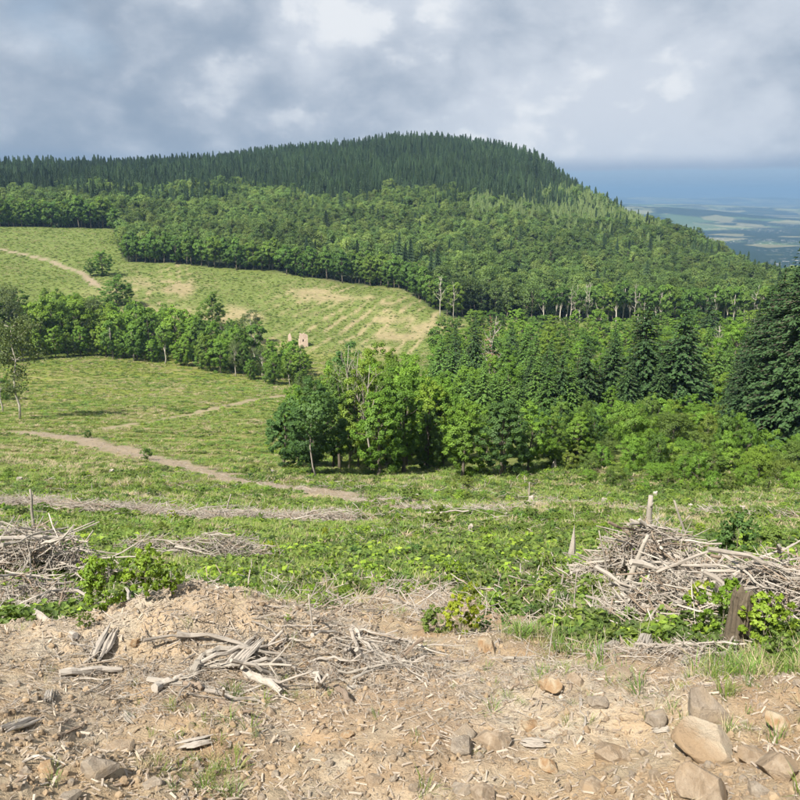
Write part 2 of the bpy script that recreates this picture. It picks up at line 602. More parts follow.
def plain_mat():
    """farmland too far away to tell its pieces apart: a patchwork of fields, woods and villages"""
    m, t, out = new_mat('plain')
    tc = t.node('ShaderNodeTexCoord')
    P = tc.outputs['Object']
    sv = t.vmath('MULTIPLY', P, (0.0034, 0.0030, 0.0))
    vo = t.node('ShaderNodeTexVoronoi', feature='F1')
    vo.inputs['Scale'].default_value = 1.0
    vo.inputs['Randomness'].default_value = 0.9
    t.l.new(t.vmath('ADD', sv, t.vmath('MULTIPLY', t.noise(P, 0.0008, 3, 0.5, 0, 1), (0.6, 0.6, 0))), vo.inputs['Vector'])
    sp = t.node('ShaderNodeSeparateColor')
    t.l.new(vo.outputs['Color'], sp.inputs[0])
    field = t.mix(t.rng(sp.outputs[0], 0.2, 0.8, 0, 1), (0.075, 0.12, 0.045), (0.25, 0.24, 0.12))  # field and wood tones darkened to stand in for cloud shade
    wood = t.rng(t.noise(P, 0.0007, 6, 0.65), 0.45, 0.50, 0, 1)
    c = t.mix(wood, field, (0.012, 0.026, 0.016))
    c = t.mix(t.rng(sp.outputs[1], 0.80, 0.84, 0, 0.7), c, (0.24, 0.22, 0.12))
    vil = t.math('MULTIPLY', t.rng(t.noise(P, 0.0006, 2, 0.5), 0.56, 0.62, 0, 1), t.rng(t.noise(P, 0.03, 2, 0.5), 0.62, 0.66, 0, 1))
    c = t.mix(t.math('MULTIPLY', vil, 0.9), c, (0.70, 0.66, 0.62))
    p = t.node('ShaderNodeBsdfDiffuse')
    t.l.new(c, p.inputs['Color'])
    t.l.new(p.outputs[0], out.inputs[0])


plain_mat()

# ------------------------------------------------------------------ ground, hill, plain and paths
KIND_GROUND, KIND_PATH, KIND_HILL, KIND_PLAIN = 0, 1, 2, 3


def soil_mask(x, y):
    """1 on bare soil of the foreground"""
    D = np.hypot(x, y)
    az = np.arctan2(x, y)
    px = 400 + F * np.tan(az) * 0.96
    edge = np.interp(px, [-300, 0, 90, 200, 330, 400, 450, 520, 600, 700, 800, 1100], [6.6, 6.6, 7.0, 7.6, 8.4, 11.0, 11.0, 7.6, 6.2, 5.6, 5.5, 5.5])
    edge = edge * (1 + 0.16 * fbm(x * 0.9, y * 0.9, 31, 4))
    return sstep(D, edge * 1.10, edge * 0.93)


def mid_soil(x, y):
    """bare and littered patches on the felled slope"""
    D = np.hypot(x, y)
    n = fbm(x * 0.22, y * 0.22, 33, 4)
    m = sstep(n, -0.02, 0.34) * sstep(D, 6, 9) * sstep(D, 110, 70)
    near_ = sstep(fbm(x * 0.75, y * 0.75, 34, 4) + 0.12 + 0.15 * sstep(x, -0.8, 0.6), -0.10, 0.22) * sstep(D, 5, 6.5) * sstep(D, 19, 11)
    return np.maximum(m * 0.85, near_ * 0.9)


def row_mask(x, y):
    m = np.zeros(np.shape(x))
    for Pl in ROWS:
        m = np.maximum(m, sstep(line_dist(x, y, Pl) + 0.6 * fbm(x * 0.6, y * 0.6, 37, 2), 1.3, 0.4))
    return m


def track_mask(x, y):
    n = fbm(x * 0.35, y * 0.35, 35, 3)
    a = sstep(line_dist(x, y, TRACK) + 1.9 * n, 3.7, 1.5)
    b = sstep(line_dist(x, y, SIDE_PATH) + 1.6 * n, 1.9, 0.7) * 0.85
    c = sstep(line_dist(x, y, UP_PATH) + 1.2 * n, 3.0, 1.6)
    return np.maximum(np.maximum(a, b), c)


FOREST_LOW = poly_world([(-180, 226), (0, 227), (112, 229), (122, 258), (126, 262), (200, 267), (270, 272), (330, 281), (400, 289), (428, 306), (455, 319), (540, 322), (680, 323), (800, 326), (900, 330)])
_az = np.arctan2(FOREST_LOW[:, 0], FOREST_LOW[:, 1])
_dd = np.hypot(FOREST_LOW[:, 0], FOREST_LOW[:, 1])


def forest_edge(x, y):
    """distance from the camera at which the forest begins in that direction"""
    return np.interp(np.arctan2(x, y), _az, _dd)


def felled_straw(x, y):
    """strips of brash and straw running down the far felled slope, and barer patches"""
    along = x * 0.94 - y * 0.34
    st = np.sin(along * 2 * math.pi / 8.5 + 5.0 * fbm(x * 0.016, y * 0.016, 45, 3)) + 0.6 * fbm(x * 0.09, y * 0.09, 46, 3)
    a = 0.95 * sstep(st + 0.5 * fbm(x * 0.3, y * 0.3, 54, 2), 0.45, 1.2) * sstep(fbm(x * 0.02 + 9, y * 0.02, 52, 3), -0.35, 0.3)
    b = sstep(fbm(x * 0.022, y * 0.022, 47, 4) + 0.3 * fbm(x * 0.11, y * 0.11, 50, 3), -0.02, 0.38) * 0.9
    D = np.hypot(x, y)
    return np.maximum(a, b) * sstep(D, 335, 372) * sstep(x, -185, -130) * sstep(x, 75, 45)


def meadow_rows(x, y):
    """rows of young planting across the meadow: straw-coloured lines between them"""
    r = np.sin((y + 0.12 * x) * 2 * math.pi / 7.0 + 1.5 * fbm(x * 0.03, y * 0.03, 42, 2)) * 0.5 + 0.5
    return sstep(r, 0.35, 0.9) * sstep(fbm(x * 0.04, y * 0.14, 44, 3), -0.35, 0.25)


def lerp(a, b, f):
    return a * (1 - f[..., None]) + np.asarray(b) * f[..., None]


def ground_cols(x, y):
    D = np.hypot(x, y)
    c = np.ones(x.shape + (3,)) * np.array([0.085, 0.125, 0.030])
    big = fbm(x * 0.06, y * 0.06, 41, 3)
    c = lerp(c, (0.135, 0.145, 0.045), sstep(big, -0.2, 0.5) * 0.8)
    # left meadow: yellow-green with faint rows of planting
    mea = sstep(D, 95, 125) * sstep(x, 5, -8)
    rows = meadow_rows(x, y)
    c = lerp(c, (0.150, 0.175, 0.032), mea * (0.55 + 0.45 * sstep(fbm(x * 0.03, y * 0.03, 43, 3), -0.4, 0.4)))
    c = lerp(c, (0.215, 0.185, 0.085), mea * 0.85 * rows)
    # far felled slope: strips of straw and brush running down the slope
    fel = sstep(D, 335, 372) * sstep(x, -190, -120) * sstep(x, 75, 45) * sstep(forest_edge(x, y) - D, -6, 4)
    c = lerp(c, (0.125, 0.155, 0.042), sstep(D, 340, 372) * sstep(forest_edge(x, y) - D, -6, 4))
    c = lerp(c, (0.285, 0.225, 0.13), felled_straw(x, y) * sstep(forest_edge(x, y) - D, -6, 4) * 0.9)
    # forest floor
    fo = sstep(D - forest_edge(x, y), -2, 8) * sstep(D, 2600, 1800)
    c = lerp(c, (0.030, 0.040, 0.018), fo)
    # litter, soil, tracks
    so = soil_mask(x, y)
    ms = mid_soil(x, y)
    rm = row_mask(x, y)
    tr = track_mask(x, y)
    c = lerp(c, (0.225, 0.175, 0.10), ms)
    c = lerp(c, (0.23, 0.18, 0.13), rm * 0.8)
    c = lerp(c, (0.265, 0.215, 0.15), tr)
    soil = np.ones(x.shape + (3,)) * np.array([0.372, 0.286, 0.188])
    soil = lerp(soil, (0.425, 0.352, 0.262), sstep(fbm(x * 0.9, y * 0.9, 48, 3), -0.3, 0.4))
    mp = MOUNDS[0]
    soil = lerp(soil, (0.440, 0.368, 0.285), 0.8 * np.exp(-((x - mp[0]) / 1.2) ** 2 - ((y - mp[1] - 0.1) / 0.75) ** 2))
    soil = lerp(soil, (0.285, 0.195, 0.120), sstep(fbm(x * 0.7 + 5, y * 0.7, 49, 3), 0.05, 0.6) * 0.7)
    soil = lerp(soil, (0.285, 0.205, 0.130), sstep(fbm(x * 1.4 + 3, y * 1.4, 51, 4) + 0.25 * sstep(x, 0.2, 1.2), 0.10, 0.60) * 0.75)
    c = c * (1 - so[..., None]) + soil * so[..., None]
    dirt = np.clip(np.maximum(np.maximum(so, ms * 0.8), np.maximum(rm, tr)), 0, 1)
    return c, dirt


def build_ground():
    fine = np.radians(np.arange(-36, 36.01, 0.17))
    side = np.radians(np.concatenate([np.arange(-180, -72, 4.0), np.arange(-72, -36, 0.45)]))
    side2 = np.radians(np.concatenate([np.arange(36.45, 72, 0.45), np.arange(72.5, 180, 4.0)]))
    az = np.concatenate([side, fine, side2])
    rad = np.concatenate([[0.02], np.exp(np.arange(math.log(0.4), math.log(2.6), 0.09)), np.exp(np.arange(math.log(2.6), math.log(14), 0.0075)),
                          np.exp(np.arange(math.log(14), math.log(130), 0.0105)), np.exp(np.arange(math.log(130), math.log(1500), 0.014)),
                          np.exp(np.arange(math.log(1500), math.log(69000), 0.05))])
    na, nr = len(az), len(rad)
    AZ, RR = np.meshgrid(az, rad, indexing='ij')
    X = RR * np.sin(AZ)
    Y = RR * np.cos(AZ)
    Z = H(X.ravel(), Y.ravel()).reshape(X.shape)
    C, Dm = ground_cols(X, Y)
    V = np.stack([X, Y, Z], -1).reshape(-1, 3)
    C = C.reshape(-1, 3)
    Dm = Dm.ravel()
    i = np.arange(na)
    j = np.arange(nr - 1)
    I, J = np.meshgrid(i, j, indexing='ij')
    I2 = (I + 1) % na
    Q = np.stack([I * nr + J, I * nr + J + 1, I2 * nr + J + 1, I2 * nr + J], -1).reshape(-1, 4)
    cx = V[Q].mean(1)
    D = np.hypot(cx[:, 0], cx[:, 1])
    kind = np.zeros(len(Q), int)
    kind[(D > 368)] = KIND_HILL
    kind[(D > 2600)] = KIND_PLAIN
    tm = track_mask(cx[:, 0], cx[:, 1])
    kind[(tm > 0.5)] = KIND_PATH
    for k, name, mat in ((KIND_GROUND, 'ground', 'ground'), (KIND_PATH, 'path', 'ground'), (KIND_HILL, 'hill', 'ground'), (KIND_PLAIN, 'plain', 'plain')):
        q = Q[kind == k]
        use = np.unique(q)
        rem = np.full(len(V), -1)
        rem[use] = np.arange(len(use))
        q = rem[q]
        v = V[use]
        me = bpy.data.meshes.new(name)
        me.vertices.add(len(v))
        me.vertices.foreach_set('co', v.astype(np.float32).ravel())
        me.loops.add(len(q) * 4)
        me.loops.foreach_set('vertex_index', q.astype(np.int32).ravel())
        me.polygons.add(len(q))
        me.polygons.foreach_set('loop_start', np.arange(0, len(q) * 4, 4, dtype=np.int32))
        me.polygons.foreach_set('use_smooth', np.ones(len(q), bool))
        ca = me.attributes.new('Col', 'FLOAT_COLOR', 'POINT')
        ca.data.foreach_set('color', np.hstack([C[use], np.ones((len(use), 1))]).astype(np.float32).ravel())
        da = me.attributes.new('dirt', 'FLOAT', 'POINT')
        da.data.foreach_set('value', Dm[use].astype(np.float32))
        me.update()
        me.materials.append(MAT[mat])
        o = bpy.data.objects.new(name, me)
        COL.objects.link(o)
        o['kind'] = 'structure'
        o['label'] = {'ground': 'felled slope of bare soil, grass and brush falling away to a meadow', 'path': 'pale dirt tracks crossing the felled slope and meadow',
                      'hill': 'broad wooded hill beyond the valley with a felled lower slope', 'plain': 'hazy blue farmland plain reaching to the horizon'}[name]
        o['category'] = {'ground': 'ground', 'path': 'path', 'hill': 'hill', 'plain': 'plain'}[name]


build_ground()


def build_haze():
    x, y0, y1, z0, z1 = 75000, -75000, 75000, -345.0, 135.0
    v = [(sx * x, yy, zz) for zz in (z0, z1) for yy in (y0, y1) for sx in (-1, 1)]
    f = [(0, 2, 3, 1), (4, 5, 7, 6), (0, 1, 5, 4), (2, 6, 7, 3), (0, 4, 6, 2), (1, 3, 7, 5)]
    me = bpy.data.meshes.new('haze')
    me.from_pydata(v, [], f)
    m, t, out = new_mat('haze')
    vol = t.node('ShaderNodeVolumePrincipled')
    vol.inputs['Color'].default_value = (0.24, 0.40, 0.61, 1)
    vol.inputs['Density'].default_value = 0.000105
    vol.inputs['Anisotropy'].default_value = 0.0
    t.l.new(vol.outputs[0], out.inputs['Volume'])
    me.materials.append(m)
    o = bpy.data.objects.new('haze', me)
    COL.objects.link(o)
    o['kind'] = 'stuff'
    o['label'] = 'thin blue haze lying over the whole valley and plain'
    o['category'] = 'haze'


build_haze()

# ------------------------------------------------------------------ mesh helpers


class MB:
    """collects vertices, faces and a per-vertex random number; build() makes one mesh"""
    def __init__(s):
        s.v, s.f, s.r, s.n = [], [], [], 0
        s.vn = None

    def add(s, v, f, r=None):
        v = np.asarray(v, float)
        s.v.append(v)
        s.f.extend([tuple(int(i) + s.n for i in q) for q in f])
        s.r.append(np.full(len(v), 0.5) if r is None else np.asarray(r, float))
        s.n += len(v)

    def quads(s, P, N, L, W, rnd, along=None, bend=0.0):
        """leaf-shaped pieces: diamonds at P, facing N, length L, width W"""
        n = len(P)
        N = N / (np.linalg.norm(N, axis=1, keepdims=True) + 1e-9)
        if along is None:
            along = R.normal(size=(n, 3))
        a = along - N * (along * N).sum(1, keepdims=True)
        a /= (np.linalg.norm(a, axis=1, keepdims=True) + 1e-9)
        b = np.cross(N, a)
        L = np.broadcast_to(L, (n,))[:, None]
        W = np.broadcast_to(W, (n,))[:, None]
        v = np.stack([P - a * L * 0.5, P - b * W * 0.5 - a * L * 0.08 + N * L * bend, P + a * L * 0.5 - N * L * bend, P + b * W * 0.5 - a * L * 0.08 + N * L * bend], 1).reshape(-1, 3)
        base = s.n + np.arange(n) * 4
        s.f.extend([(int(q), int(q) + 1, int(q) + 2, int(q) + 3) for q in base])
        s.v.append(v)
        s.r.append(np.repeat(rnd, 4))
        s.n += 4 * n

    def tube(s, pts, rad, sides=6, cap=True, jit=0.0):
        pts = np.asarray(pts, float)
        k = len(pts)
        rad = np.broadcast_to(rad, (k,))
        rings = []
        t = np.gradient(pts, axis=0)
        t /= (np.linalg.norm(t, axis=1, keepdims=True) + 1e-9)
        ref = np.array([0, 0, 1.0]) if abs(t[0][2]) < 0.8 else np.array([1.0, 0, 0])
        for i in range(k):
            a = np.cross(t[i], ref)
            a /= (np.linalg.norm(a) + 1e-9)
            b = np.cross(t[i], a)
            ang = np.arange(sides) * 2 * math.pi / sides
            rr = rad[i] * (1 + jit * R.uniform(-1, 1, sides))
            rings.append(pts[i] + np.outer(np.cos(ang) * rr, a) + np.outer(np.sin(ang) * rr, b))
        v = np.vstack(rings)
        f = []
        for i in range(k - 1):
            for q in range(sides):
                f.append((i * sides + q, i * sides + (q + 1) % sides, (i + 1) * sides + (q + 1) % sides, (i + 1) * sides + q))
        if cap:
            f.append(tuple(range(sides))[::-1])
            f.append(tuple((k - 1) * sides + q for q in range(sides)))
        s.add(v, f)

    def build(s, name, mat, smooth=False):
        me = bpy.data.meshes.new(name)
        v = np.vstack(s.v) if s.v else np.zeros((0, 3))
        me.from_pydata(v.tolist(), [], s.f)
        a = me.attributes.new('rnd', 'FLOAT', 'POINT')
        if len(v):
            a.data.foreach_set('value', np.concatenate(s.r).astype(np.float32))
        if s.vn is not None:
            me.polygons.foreach_set('use_smooth', np.ones(len(me.polygons), bool))
            me.normals_split_custom_set_from_vertices(s.vn.tolist())
        if smooth:
            me.polygons.foreach_set('use_smooth', np.ones(len(me.polygons), bool))
        me.materials.append(MAT[mat])
        return me


def recolour(me, mat):
    c = me.copy()
    c.materials.clear()
    c.materials.append(MAT[mat])
    return c


def unit(n):
    v = R.normal(size=(n, 3))
    return v / np.linalg.norm(v, axis=1, keepdims=True)


def bend_line(a, b, k=5, wob=0.06):
    a = np.asarray(a, float)
    b = np.asarray(b, float)
    t = np.linspace(0, 1, k)[:, None]
    L = np.linalg.norm(b - a)
    p = a + (b - a) * t
    w = np.cumsum(R.normal(size=(k, 3)), 0) * wob * L / math.sqrt(k)
    w -= w[0] + (w[-1] - w[0]) * t
    return p + w


# ------------------------------------------------------------------ trees (all one metre tall units: scaled by height)
def broadleaf(h, w, nclump, nleaf, leaf, low=0.25, mat='leaf_broad', bark='bark', open_=0.0, trunk_r=None, size=1.0, shell=False):
    """crown of leaf clumps on limbs; sizes in metres"""
    cb = h * low
    ch = h - cb
    cen = np.array([R.normal() * 0.04 * w, R.normal() * 0.04 * w, cb + ch * 0.48])
    C = []
    lobes = R.normal(size=(5, 3))
    tries = 0
    while len(C) < nclump and tries < 4000:
        tries += 1
        u = unit(1)[0]
        r = R.uniform(0.2, 1) ** 0.45
        env = 1 + 0.22 * np.sin(lobes @ u * 2.3).mean() * 1.6
        zz = u[2]
        wid = 0.5 * w * (1.0 if zz < 0.1 else (1 - 0.25 * zz))
        p = cen + np.array([u[0] * wid, u[1] * wid, u[2] * ch * 0.5]) * r * env * 0.84
        C.append(p)
    C = np.array(C)
    cr = R.uniform(0.7, 1.35, len(C)) * w * 0.62 / math.sqrt(len(C)) * size
    tk = MB()
    tr = trunk_r or h * 0.014
    top = cen + np.array([0, 0, ch * 0.25])
    tp = bend_line((0, 0, -0.02 * h), top, 7, 0.03)
    tk.tube(tp, np.linspace(tr * 1.25, tr * 0.35, 7) * np.array([1.35, 1.05, 1, 1, 1, 1, 1]), 7)
    for c in C[R.permutation(len(C))[:min(len(C), 16)]]:
        s = np.clip((c[2] - cb * 0.7) / (h * 0.9) * 0.7 + 0.2, 0.25, 0.9)
        i = min(int(s * 6), 5)
        a = tp[i]
        tk.tube(bend_line(a, a + (c - a) * 0.92, 4, 0.07), np.linspace(tr * 0.42, tr * 0.1, 4), 4, False)
    cw = MB()
    per = np.maximum((cr ** 2 / (cr ** 2).sum() * nleaf).astype(int), 4)
    P, N, Rn = [], [], []
    for c, r, k in zip(C, cr, per):
        u = unit(k)
        u[:, 2] = np.where((u[:, 2] < -0.3) & (R.random(k) < 0.6), -u[:, 2], u[:, 2])
        rad = r * (R.uniform(0.12, 1.0, k) ** 0.55) * R.uniform(0.85, 1.3, k)
        if shell:
            rad = r * R.uniform(0.6, 1.05, k)
        p = c + u * rad[:, None] * np.array([1, 1, 0.85])
        P.append(p)
        N.append(u * 1.0 + R.normal(size=(k, 3)) * 0.55 + np.array([0, 0, 0.35]))
        Rn.append(np.clip(R.uniform(0, 1) * 0.45 + R.uniform(0, 0.55, k), 0, 1))
    P = np.vstack(P)
    N = np.vstack(N)
    Rn = np.concatenate(Rn)
    if open_ > 0:
        keep = R.random(len(P)) > open_
        P, N, Rn = P[keep], N[keep], Rn[keep]
    sz = leaf * R.uniform(0.7, 1.35, len(P))
    cw.quads(P, N, sz * 1.25, sz, Rn, bend=0.08)
    o = (P - cen) / np.array([0.5 * w, 0.5 * w, 0.5 * ch])
    o /= (np.linalg.norm(o, axis=1, keepdims=True) + 1e-6)
    nn = N / (np.linalg.norm(N, axis=1, keepdims=True) + 1e-6) * 0.55 + o * 0.75 + np.array([0, 0, 0.2])
    nn /= np.linalg.norm(nn, axis=1, keepdims=True)
    cw.vn = np.repeat(nn, 4, axis=0)
    return tk.build('trunk', bark, True), cw.build('crown', mat)


def conifer(h, w, whorl, nb, seg, mat='needle', quad=0.5, low=0.06, full=1.0):
    tk = MB()
    tk.tube(bend_line((0, 0, -0.02 * h), (0, 0, h * 0.97), 6, 0.006), np.linspace(h * 0.016, h * 0.002, 6), 6)
    cw = MB()
    P, N, Al, L, Rn = [], [], [], [], []
    z = h * low
    while z < h * 0.985:
        fr = z / h
        ln = 0.5 * w * (1 - fr) ** 0.80 * (0.55 + 0.45 * min(1, (fr - low) / 0.10 + 0.35))
        k = max(4, int(nb * (0.5 + 0.5 * (1 - fr))))
        for q in range(k):
            ang = R.uniform(0, 2 * math.pi)
            l = ln * R.uniform(0.70, 1.15) + 0.02 * h * (1 - fr)
            d = np.array([math.cos(ang), math.sin(ang), 0])
            rise = 0.35 * (fr - 0.35)
            ns = max(2, int(seg * l / (0.5 * w) + 1))
            s = np.linspace(0.22, 1.0, ns)
            c = np.array([0, 0, z]) + d * (s * l)[:, None] + np.outer(rise * l * s - 0.20 * l * s ** 2, [0, 0, 1])
            if R.random() > full:
                continue
            if ns > 2 and l > 0.15 * w:
                tk.tube(c[[0, ns // 2, -1]] * np.array([1, 1, 1]), [h * 0.0025, h * 0.0018, h * 0.001], 3, False)
            side = np.array([-d[1], d[0], 0])
            for sg in (-1, 0, 1):
                off = sg * 0.16 * l * (1.05 - s) * R.uniform(0.8, 1.3)
                p = c + side * off[:, None] + R.normal(size=(ns, 3)) * 0.03 * l
                p[:, 2] -= np.abs(off) * 0.25
                P.append(p)
                N.append(np.array([0, 0, 1.0]) + R.normal(size=(ns, 3)) * 0.35 + d * 0.35)
                Al.append(d + side * sg * 0.7 + R.normal(size=(ns, 3)) * 0.2 + np.array([0, 0, -0.25]))
                L.append(np.full(ns, quad) * R.uniform(0.8, 1.35, ns) * (0.5 + 0.6 * (1 - fr)))
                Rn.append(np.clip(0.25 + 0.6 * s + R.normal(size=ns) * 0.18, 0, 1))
        z += whorl * R.uniform(0.75, 1.25) * (0.65 + 0.35 * (1 - fr))
    k = 5
    P.append(np.array([0, 0, h]) + R.normal(size=(k, 3)) * 0.01 * h - np.outer(np.arange(k), [0, 0, 0.012 * h]))
    N.append(unit(k) * np.array([1, 1, 0.1]))
    Al.append(np.tile([0, 0, 1.0], (k, 1)))
    L.append(np.full(k, quad * 0.9))
    Rn.append(np.full(k, 0.7))
    P, N, Al, L, Rn = np.vstack(P), np.vstack(N), np.vstack(Al), np.concatenate(L), np.concatenate(Rn)
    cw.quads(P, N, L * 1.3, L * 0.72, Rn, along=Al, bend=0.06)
    return tk.build('trunk', 'bark', True), cw.build('crown', mat)


def conifer_small(h, w, tiers, mat):
    """distant spruce: jagged drooping tiers round a stem, all in one mesh"""
    m = MB()
    m.tube([(0, 0, -0.05 * h), (0, 0, 0.9 * h)], [h * 0.013, h * 0.004], 4, False)
    for k in range(tiers):
        fr = k / tiers
        z = h * (0.12 + 0.86 * fr)
        r = 0.5 * w * (1 - fr) ** 0.85 + 0.02 * h
        n = 9
        ang = np.arange(n) * 2 * math.pi / n + R.uniform(0, 6)
        rr = r * R.uniform(0.62, 1.15, n)
        drop = R.uniform(0.10, 0.2, n) * r + 0.012 * h
        tip = np.stack([np.cos(ang) * rr, np.sin(ang) * rr, z - drop], 1)
        in_ = np.stack([np.cos(ang + math.pi / n) * r * 0.42, np.sin(ang + math.pi / n) * r * 0.42, np.full(n, z - 0.01 * h)], 1)
        v = np.vstack([tip, in_, [(0, 0, z + h * 0.86 / tiers * 1.15)]])
        f = []
        for q in range(n):
            f.append((2 * n, n + (q - 1) % n, q))
            f.append((2 * n, q, n + q))
        m.add(v, f, np.concatenate([np.full(n, 0.85), np.full(n, 0.3), [0.5]]) * R.uniform(0.8, 1.1))
    return m.build('spruce', mat)


def broadleaf_small(h, w, nclump, nleaf, leaf, mat, low=0.2):
    tk, cr = broadleaf(h, w, nclump, nleaf, leaf, low, mat, size=1.3)
    m = bpy.data.meshes.new('broadleaf')
    vt = np.array([v.co[:] for v in tk.vertices])
    vc = np.array([v.co[:] for v in cr.vertices])
    ft = [tuple(p.vertices) for p in tk.polygons]
    fc = [tuple(i + len(vt) for i in p.vertices) for p in cr.polygons]
    m.from_pydata(np.vstack([vt, vc]).tolist(), [], ft + fc)
    a = m.attributes.new('rnd', 'FLOAT', 'POINT')
    rc = np.zeros(len(vc), np.float32)
    cr.attributes['rnd'].data.foreach_get('value', rc)
    a.data.foreach_set('value', np.concatenate([np.full(len(vt), 0.4), rc]).astype(np.float32))
    m.materials.append(MAT['bark'])
    m.materials.append(MAT[mat])
    m.polygons.foreach_set('material_index', np.array([0] * len(ft) + [1] * len(fc), np.int32))
    m.polygons.foreach_set('use_smooth', np.ones(len(ft) + len(fc), bool))
    nt = [v.normal[:] for v in tk.vertices]
    nc = np.zeros(len(cr.loops) * 3, np.float32)
    cr.corner_normals.foreach_get('vector', nc)
    lv = np.zeros(len(cr.loops), np.int32)
    cr.loops.foreach_get('vertex_index', lv)
    vn = np.zeros((len(vc), 3))
    vn[lv] = nc.reshape(-1, 3)
    m.normals_split_custom_set_from_vertices(nt + vn.tolist())
    return m


def dead_tree(h, w, nl, mat='bark_pale', low=0.3, r=None):
    tk, br = MB(), MB()
    r = r or h * 0.013
    tp = bend_line((0, 0, -0.02 * h), (R.normal() * 0.03 * h, R.normal() * 0.03 * h, h), 9, 0.05)
    tk.tube(tp, np.linspace(r, r * 0.15, 9), 6)
    for q in range(nl):
        i = R.integers(int(8 * low) + 1, 8)
        a = tp[i]
        ang = R.uniform(0, 6.28)
        l = 0.5 * w * R.uniform(0.5, 1.1) * (1.15 - i / 9)
        b = a + np.array([math.cos(ang) * l, math.sin(ang) * l, l * R.uniform(0.5, 1.5)])
        pl = bend_line(a, b, 5, 0.08)
        br.tube(pl, np.linspace(r * 0.4, r * 0.08, 5), 4, False)
        for _ in range(4):
            j = R.integers(1, 5)
            c = pl[j]
            l2 = l * R.uniform(0.25, 0.5)
            e = c + unit(1)[0] * l2 + np.array([0, 0, l2 * 0.7])
            br.tube(bend_line(c, e, 3, 0.08), np.linspace(r * 0.2, r * 0.05, 3), 3, False)
    return tk.build('trunk', mat, True), br.build('branches', mat, True)


# ------------------------------------------------------------------ things and labels
ONES = 'zeroth first second third fourth fifth sixth seventh eighth ninth tenth eleventh twelfth thirteenth fourteenth fifteenth sixteenth seventeenth eighteenth nineteenth'.split()
TENS = 'x x twent thirt fort fift sixt sevent eight ninet'.split()


def ordinal(n):
    if n < 20:
        return ONES[n]
    t, o = divmod(n, 10)
    if t > 9:
        return 'hundred-and-' + ordinal(n - 100) if n > 100 else 'hundredth'
    return TENS[t] + ('ieth' if o == 0 else 'y-' + ONES[o])


def tag(o, label, cat, group=None):
    o['label'] = label
    o['category'] = cat
    if group:
        o['group'] = group
    return o


def thing(name, p, rz=0.0, sc=1.0, tilt=(0, 0)):
    o = bpy.data.objects.new(name, None)
    o.empty_display_size = 0.1
    COL.objects.link(o)
    o.location = tuple(float(c) for c in p)
    o.rotation_euler = (tilt[0], tilt[1], rz)
    o.scale = (sc,) * 3 if np.isscalar(sc) else tuple(sc)
    return o


def part(name, me, parent):
    o = bpy.data.objects.new(name, me)
    COL.objects.link(o)
    o.parent = parent
    return o


def plant(name, pair, p, h, base_h, cat, label=None, group=None, wide=1.0, names=('trunk', 'crown')):
    s = h / base_h
    o = thing(name, (p[0], p[1], p[2] - 0.01 * h), R.uniform(0, 6.28), (s * wide, s * wide, s))
    for nm, me in zip(names, pair):
        part(nm, me, o)
    return tag(o, label or '', cat, group)


def number_labels(objs, fmt):
    """order a row of alike things from left to right and say which one each is"""
    objs = sorted(objs, key=lambda o: project(*o.location)[0])
    n = len(objs)
    for i, o in enumerate(objs):
        w = 'leftmost' if i == 0 else ('rightmost' if i == n - 1 else ordinal(i + 1))
        tail = '' if i in (0, n - 1) else ', from the left'
        o['label'] = fmt.format(w) + tail


# prototypes
BASE_H = 15.0
BT = [broadleaf(15, w, nc, 24000, 0.17, lo, 'leaf_broad') for w, nc, lo in ((9.5, 150, -0.02), (8.5, 135, 0.0), (10.5, 165, -0.02), (8.0, 125, 0.0), (11, 170, 0.0))]
BB = [(a, recolour(b, 'leaf_bright')) for a, b in BT]
BBL = [(a, recolour(b, 'leaf_blue')) for a, b in BT]
BG = [broadleaf(15, 9, 40, 5200, 0.22, 0.15, 'leaf_grey', 'bark_pale', 0.2) for _ in range(2)]
TALL = [broadleaf(20, 12, 44, 5000, 0.48, 0.14, 'leaf_broad', 'bark') for _ in range(4)]
TALLP = [broadleaf(20, 9, 34, 3600, 0.46, 0.38, 'leaf_broad', 'bark_pale') for _ in range(3)]
MIDT = [broadleaf(18, w, 95, 8500, 0.33, lo, 'leaf_broad') for w, lo in ((12, -0.03), (11, 0.0), (13, -0.03), (10, 0.0))]
MIDB = [(a, recolour(b, 'leaf_bright')) for a, b in MIDT]
CON = [conifer(18, w, 0.46, 13, 12, 'needle', 0.44) for w in (8.6, 9.6, 9.0, 8.0)]
COND = [(a, recolour(b, 'needle_dark')) for a, b in CON]
CONO = [conifer(26, w, 0.58, 15, 14, 'needle_old', 0.50, 0.03, 0.95) for w in (13.0, 12.0)]
SHR = [broadleaf(5, w, 70, 8000, 0.105, -0.04, 'leaf_bright', 'bark', 0.0, 0.05, 0.95, True) for w in (5.0, 5.8, 4.4, 5.2)]
SHM = [(a, recolour(b, 'leaf_broad')) for a, b in SHR]
SHH = [(a, recolour(b, 'herb')) for a, b in SHR]
DEAD = [dead_tree(15, 6, 16), dead_tree(15, 5, 14), dead_tree(15, 7, 20)]
BUSH = [broadleaf(1.0, w, 60, 1900, 0.040, -0.02, 'leaf_lime', 'bark', 0.0, 0.010, 0.62) for w in (0.95, 1.15, 0.8)]
BUSH_Y = [(a, recolour(b, 'leaf_yellow')) for a, b in BUSH]
BUSH_H = [(a, recolour(b, 'herb')) for a, b in BUSH]
BUSH_B = [(a, recolour(b, 'leaf_blue')) for a, b in BUSH]


def pick(lst):
    return lst[int(R.integers(len(lst)))]


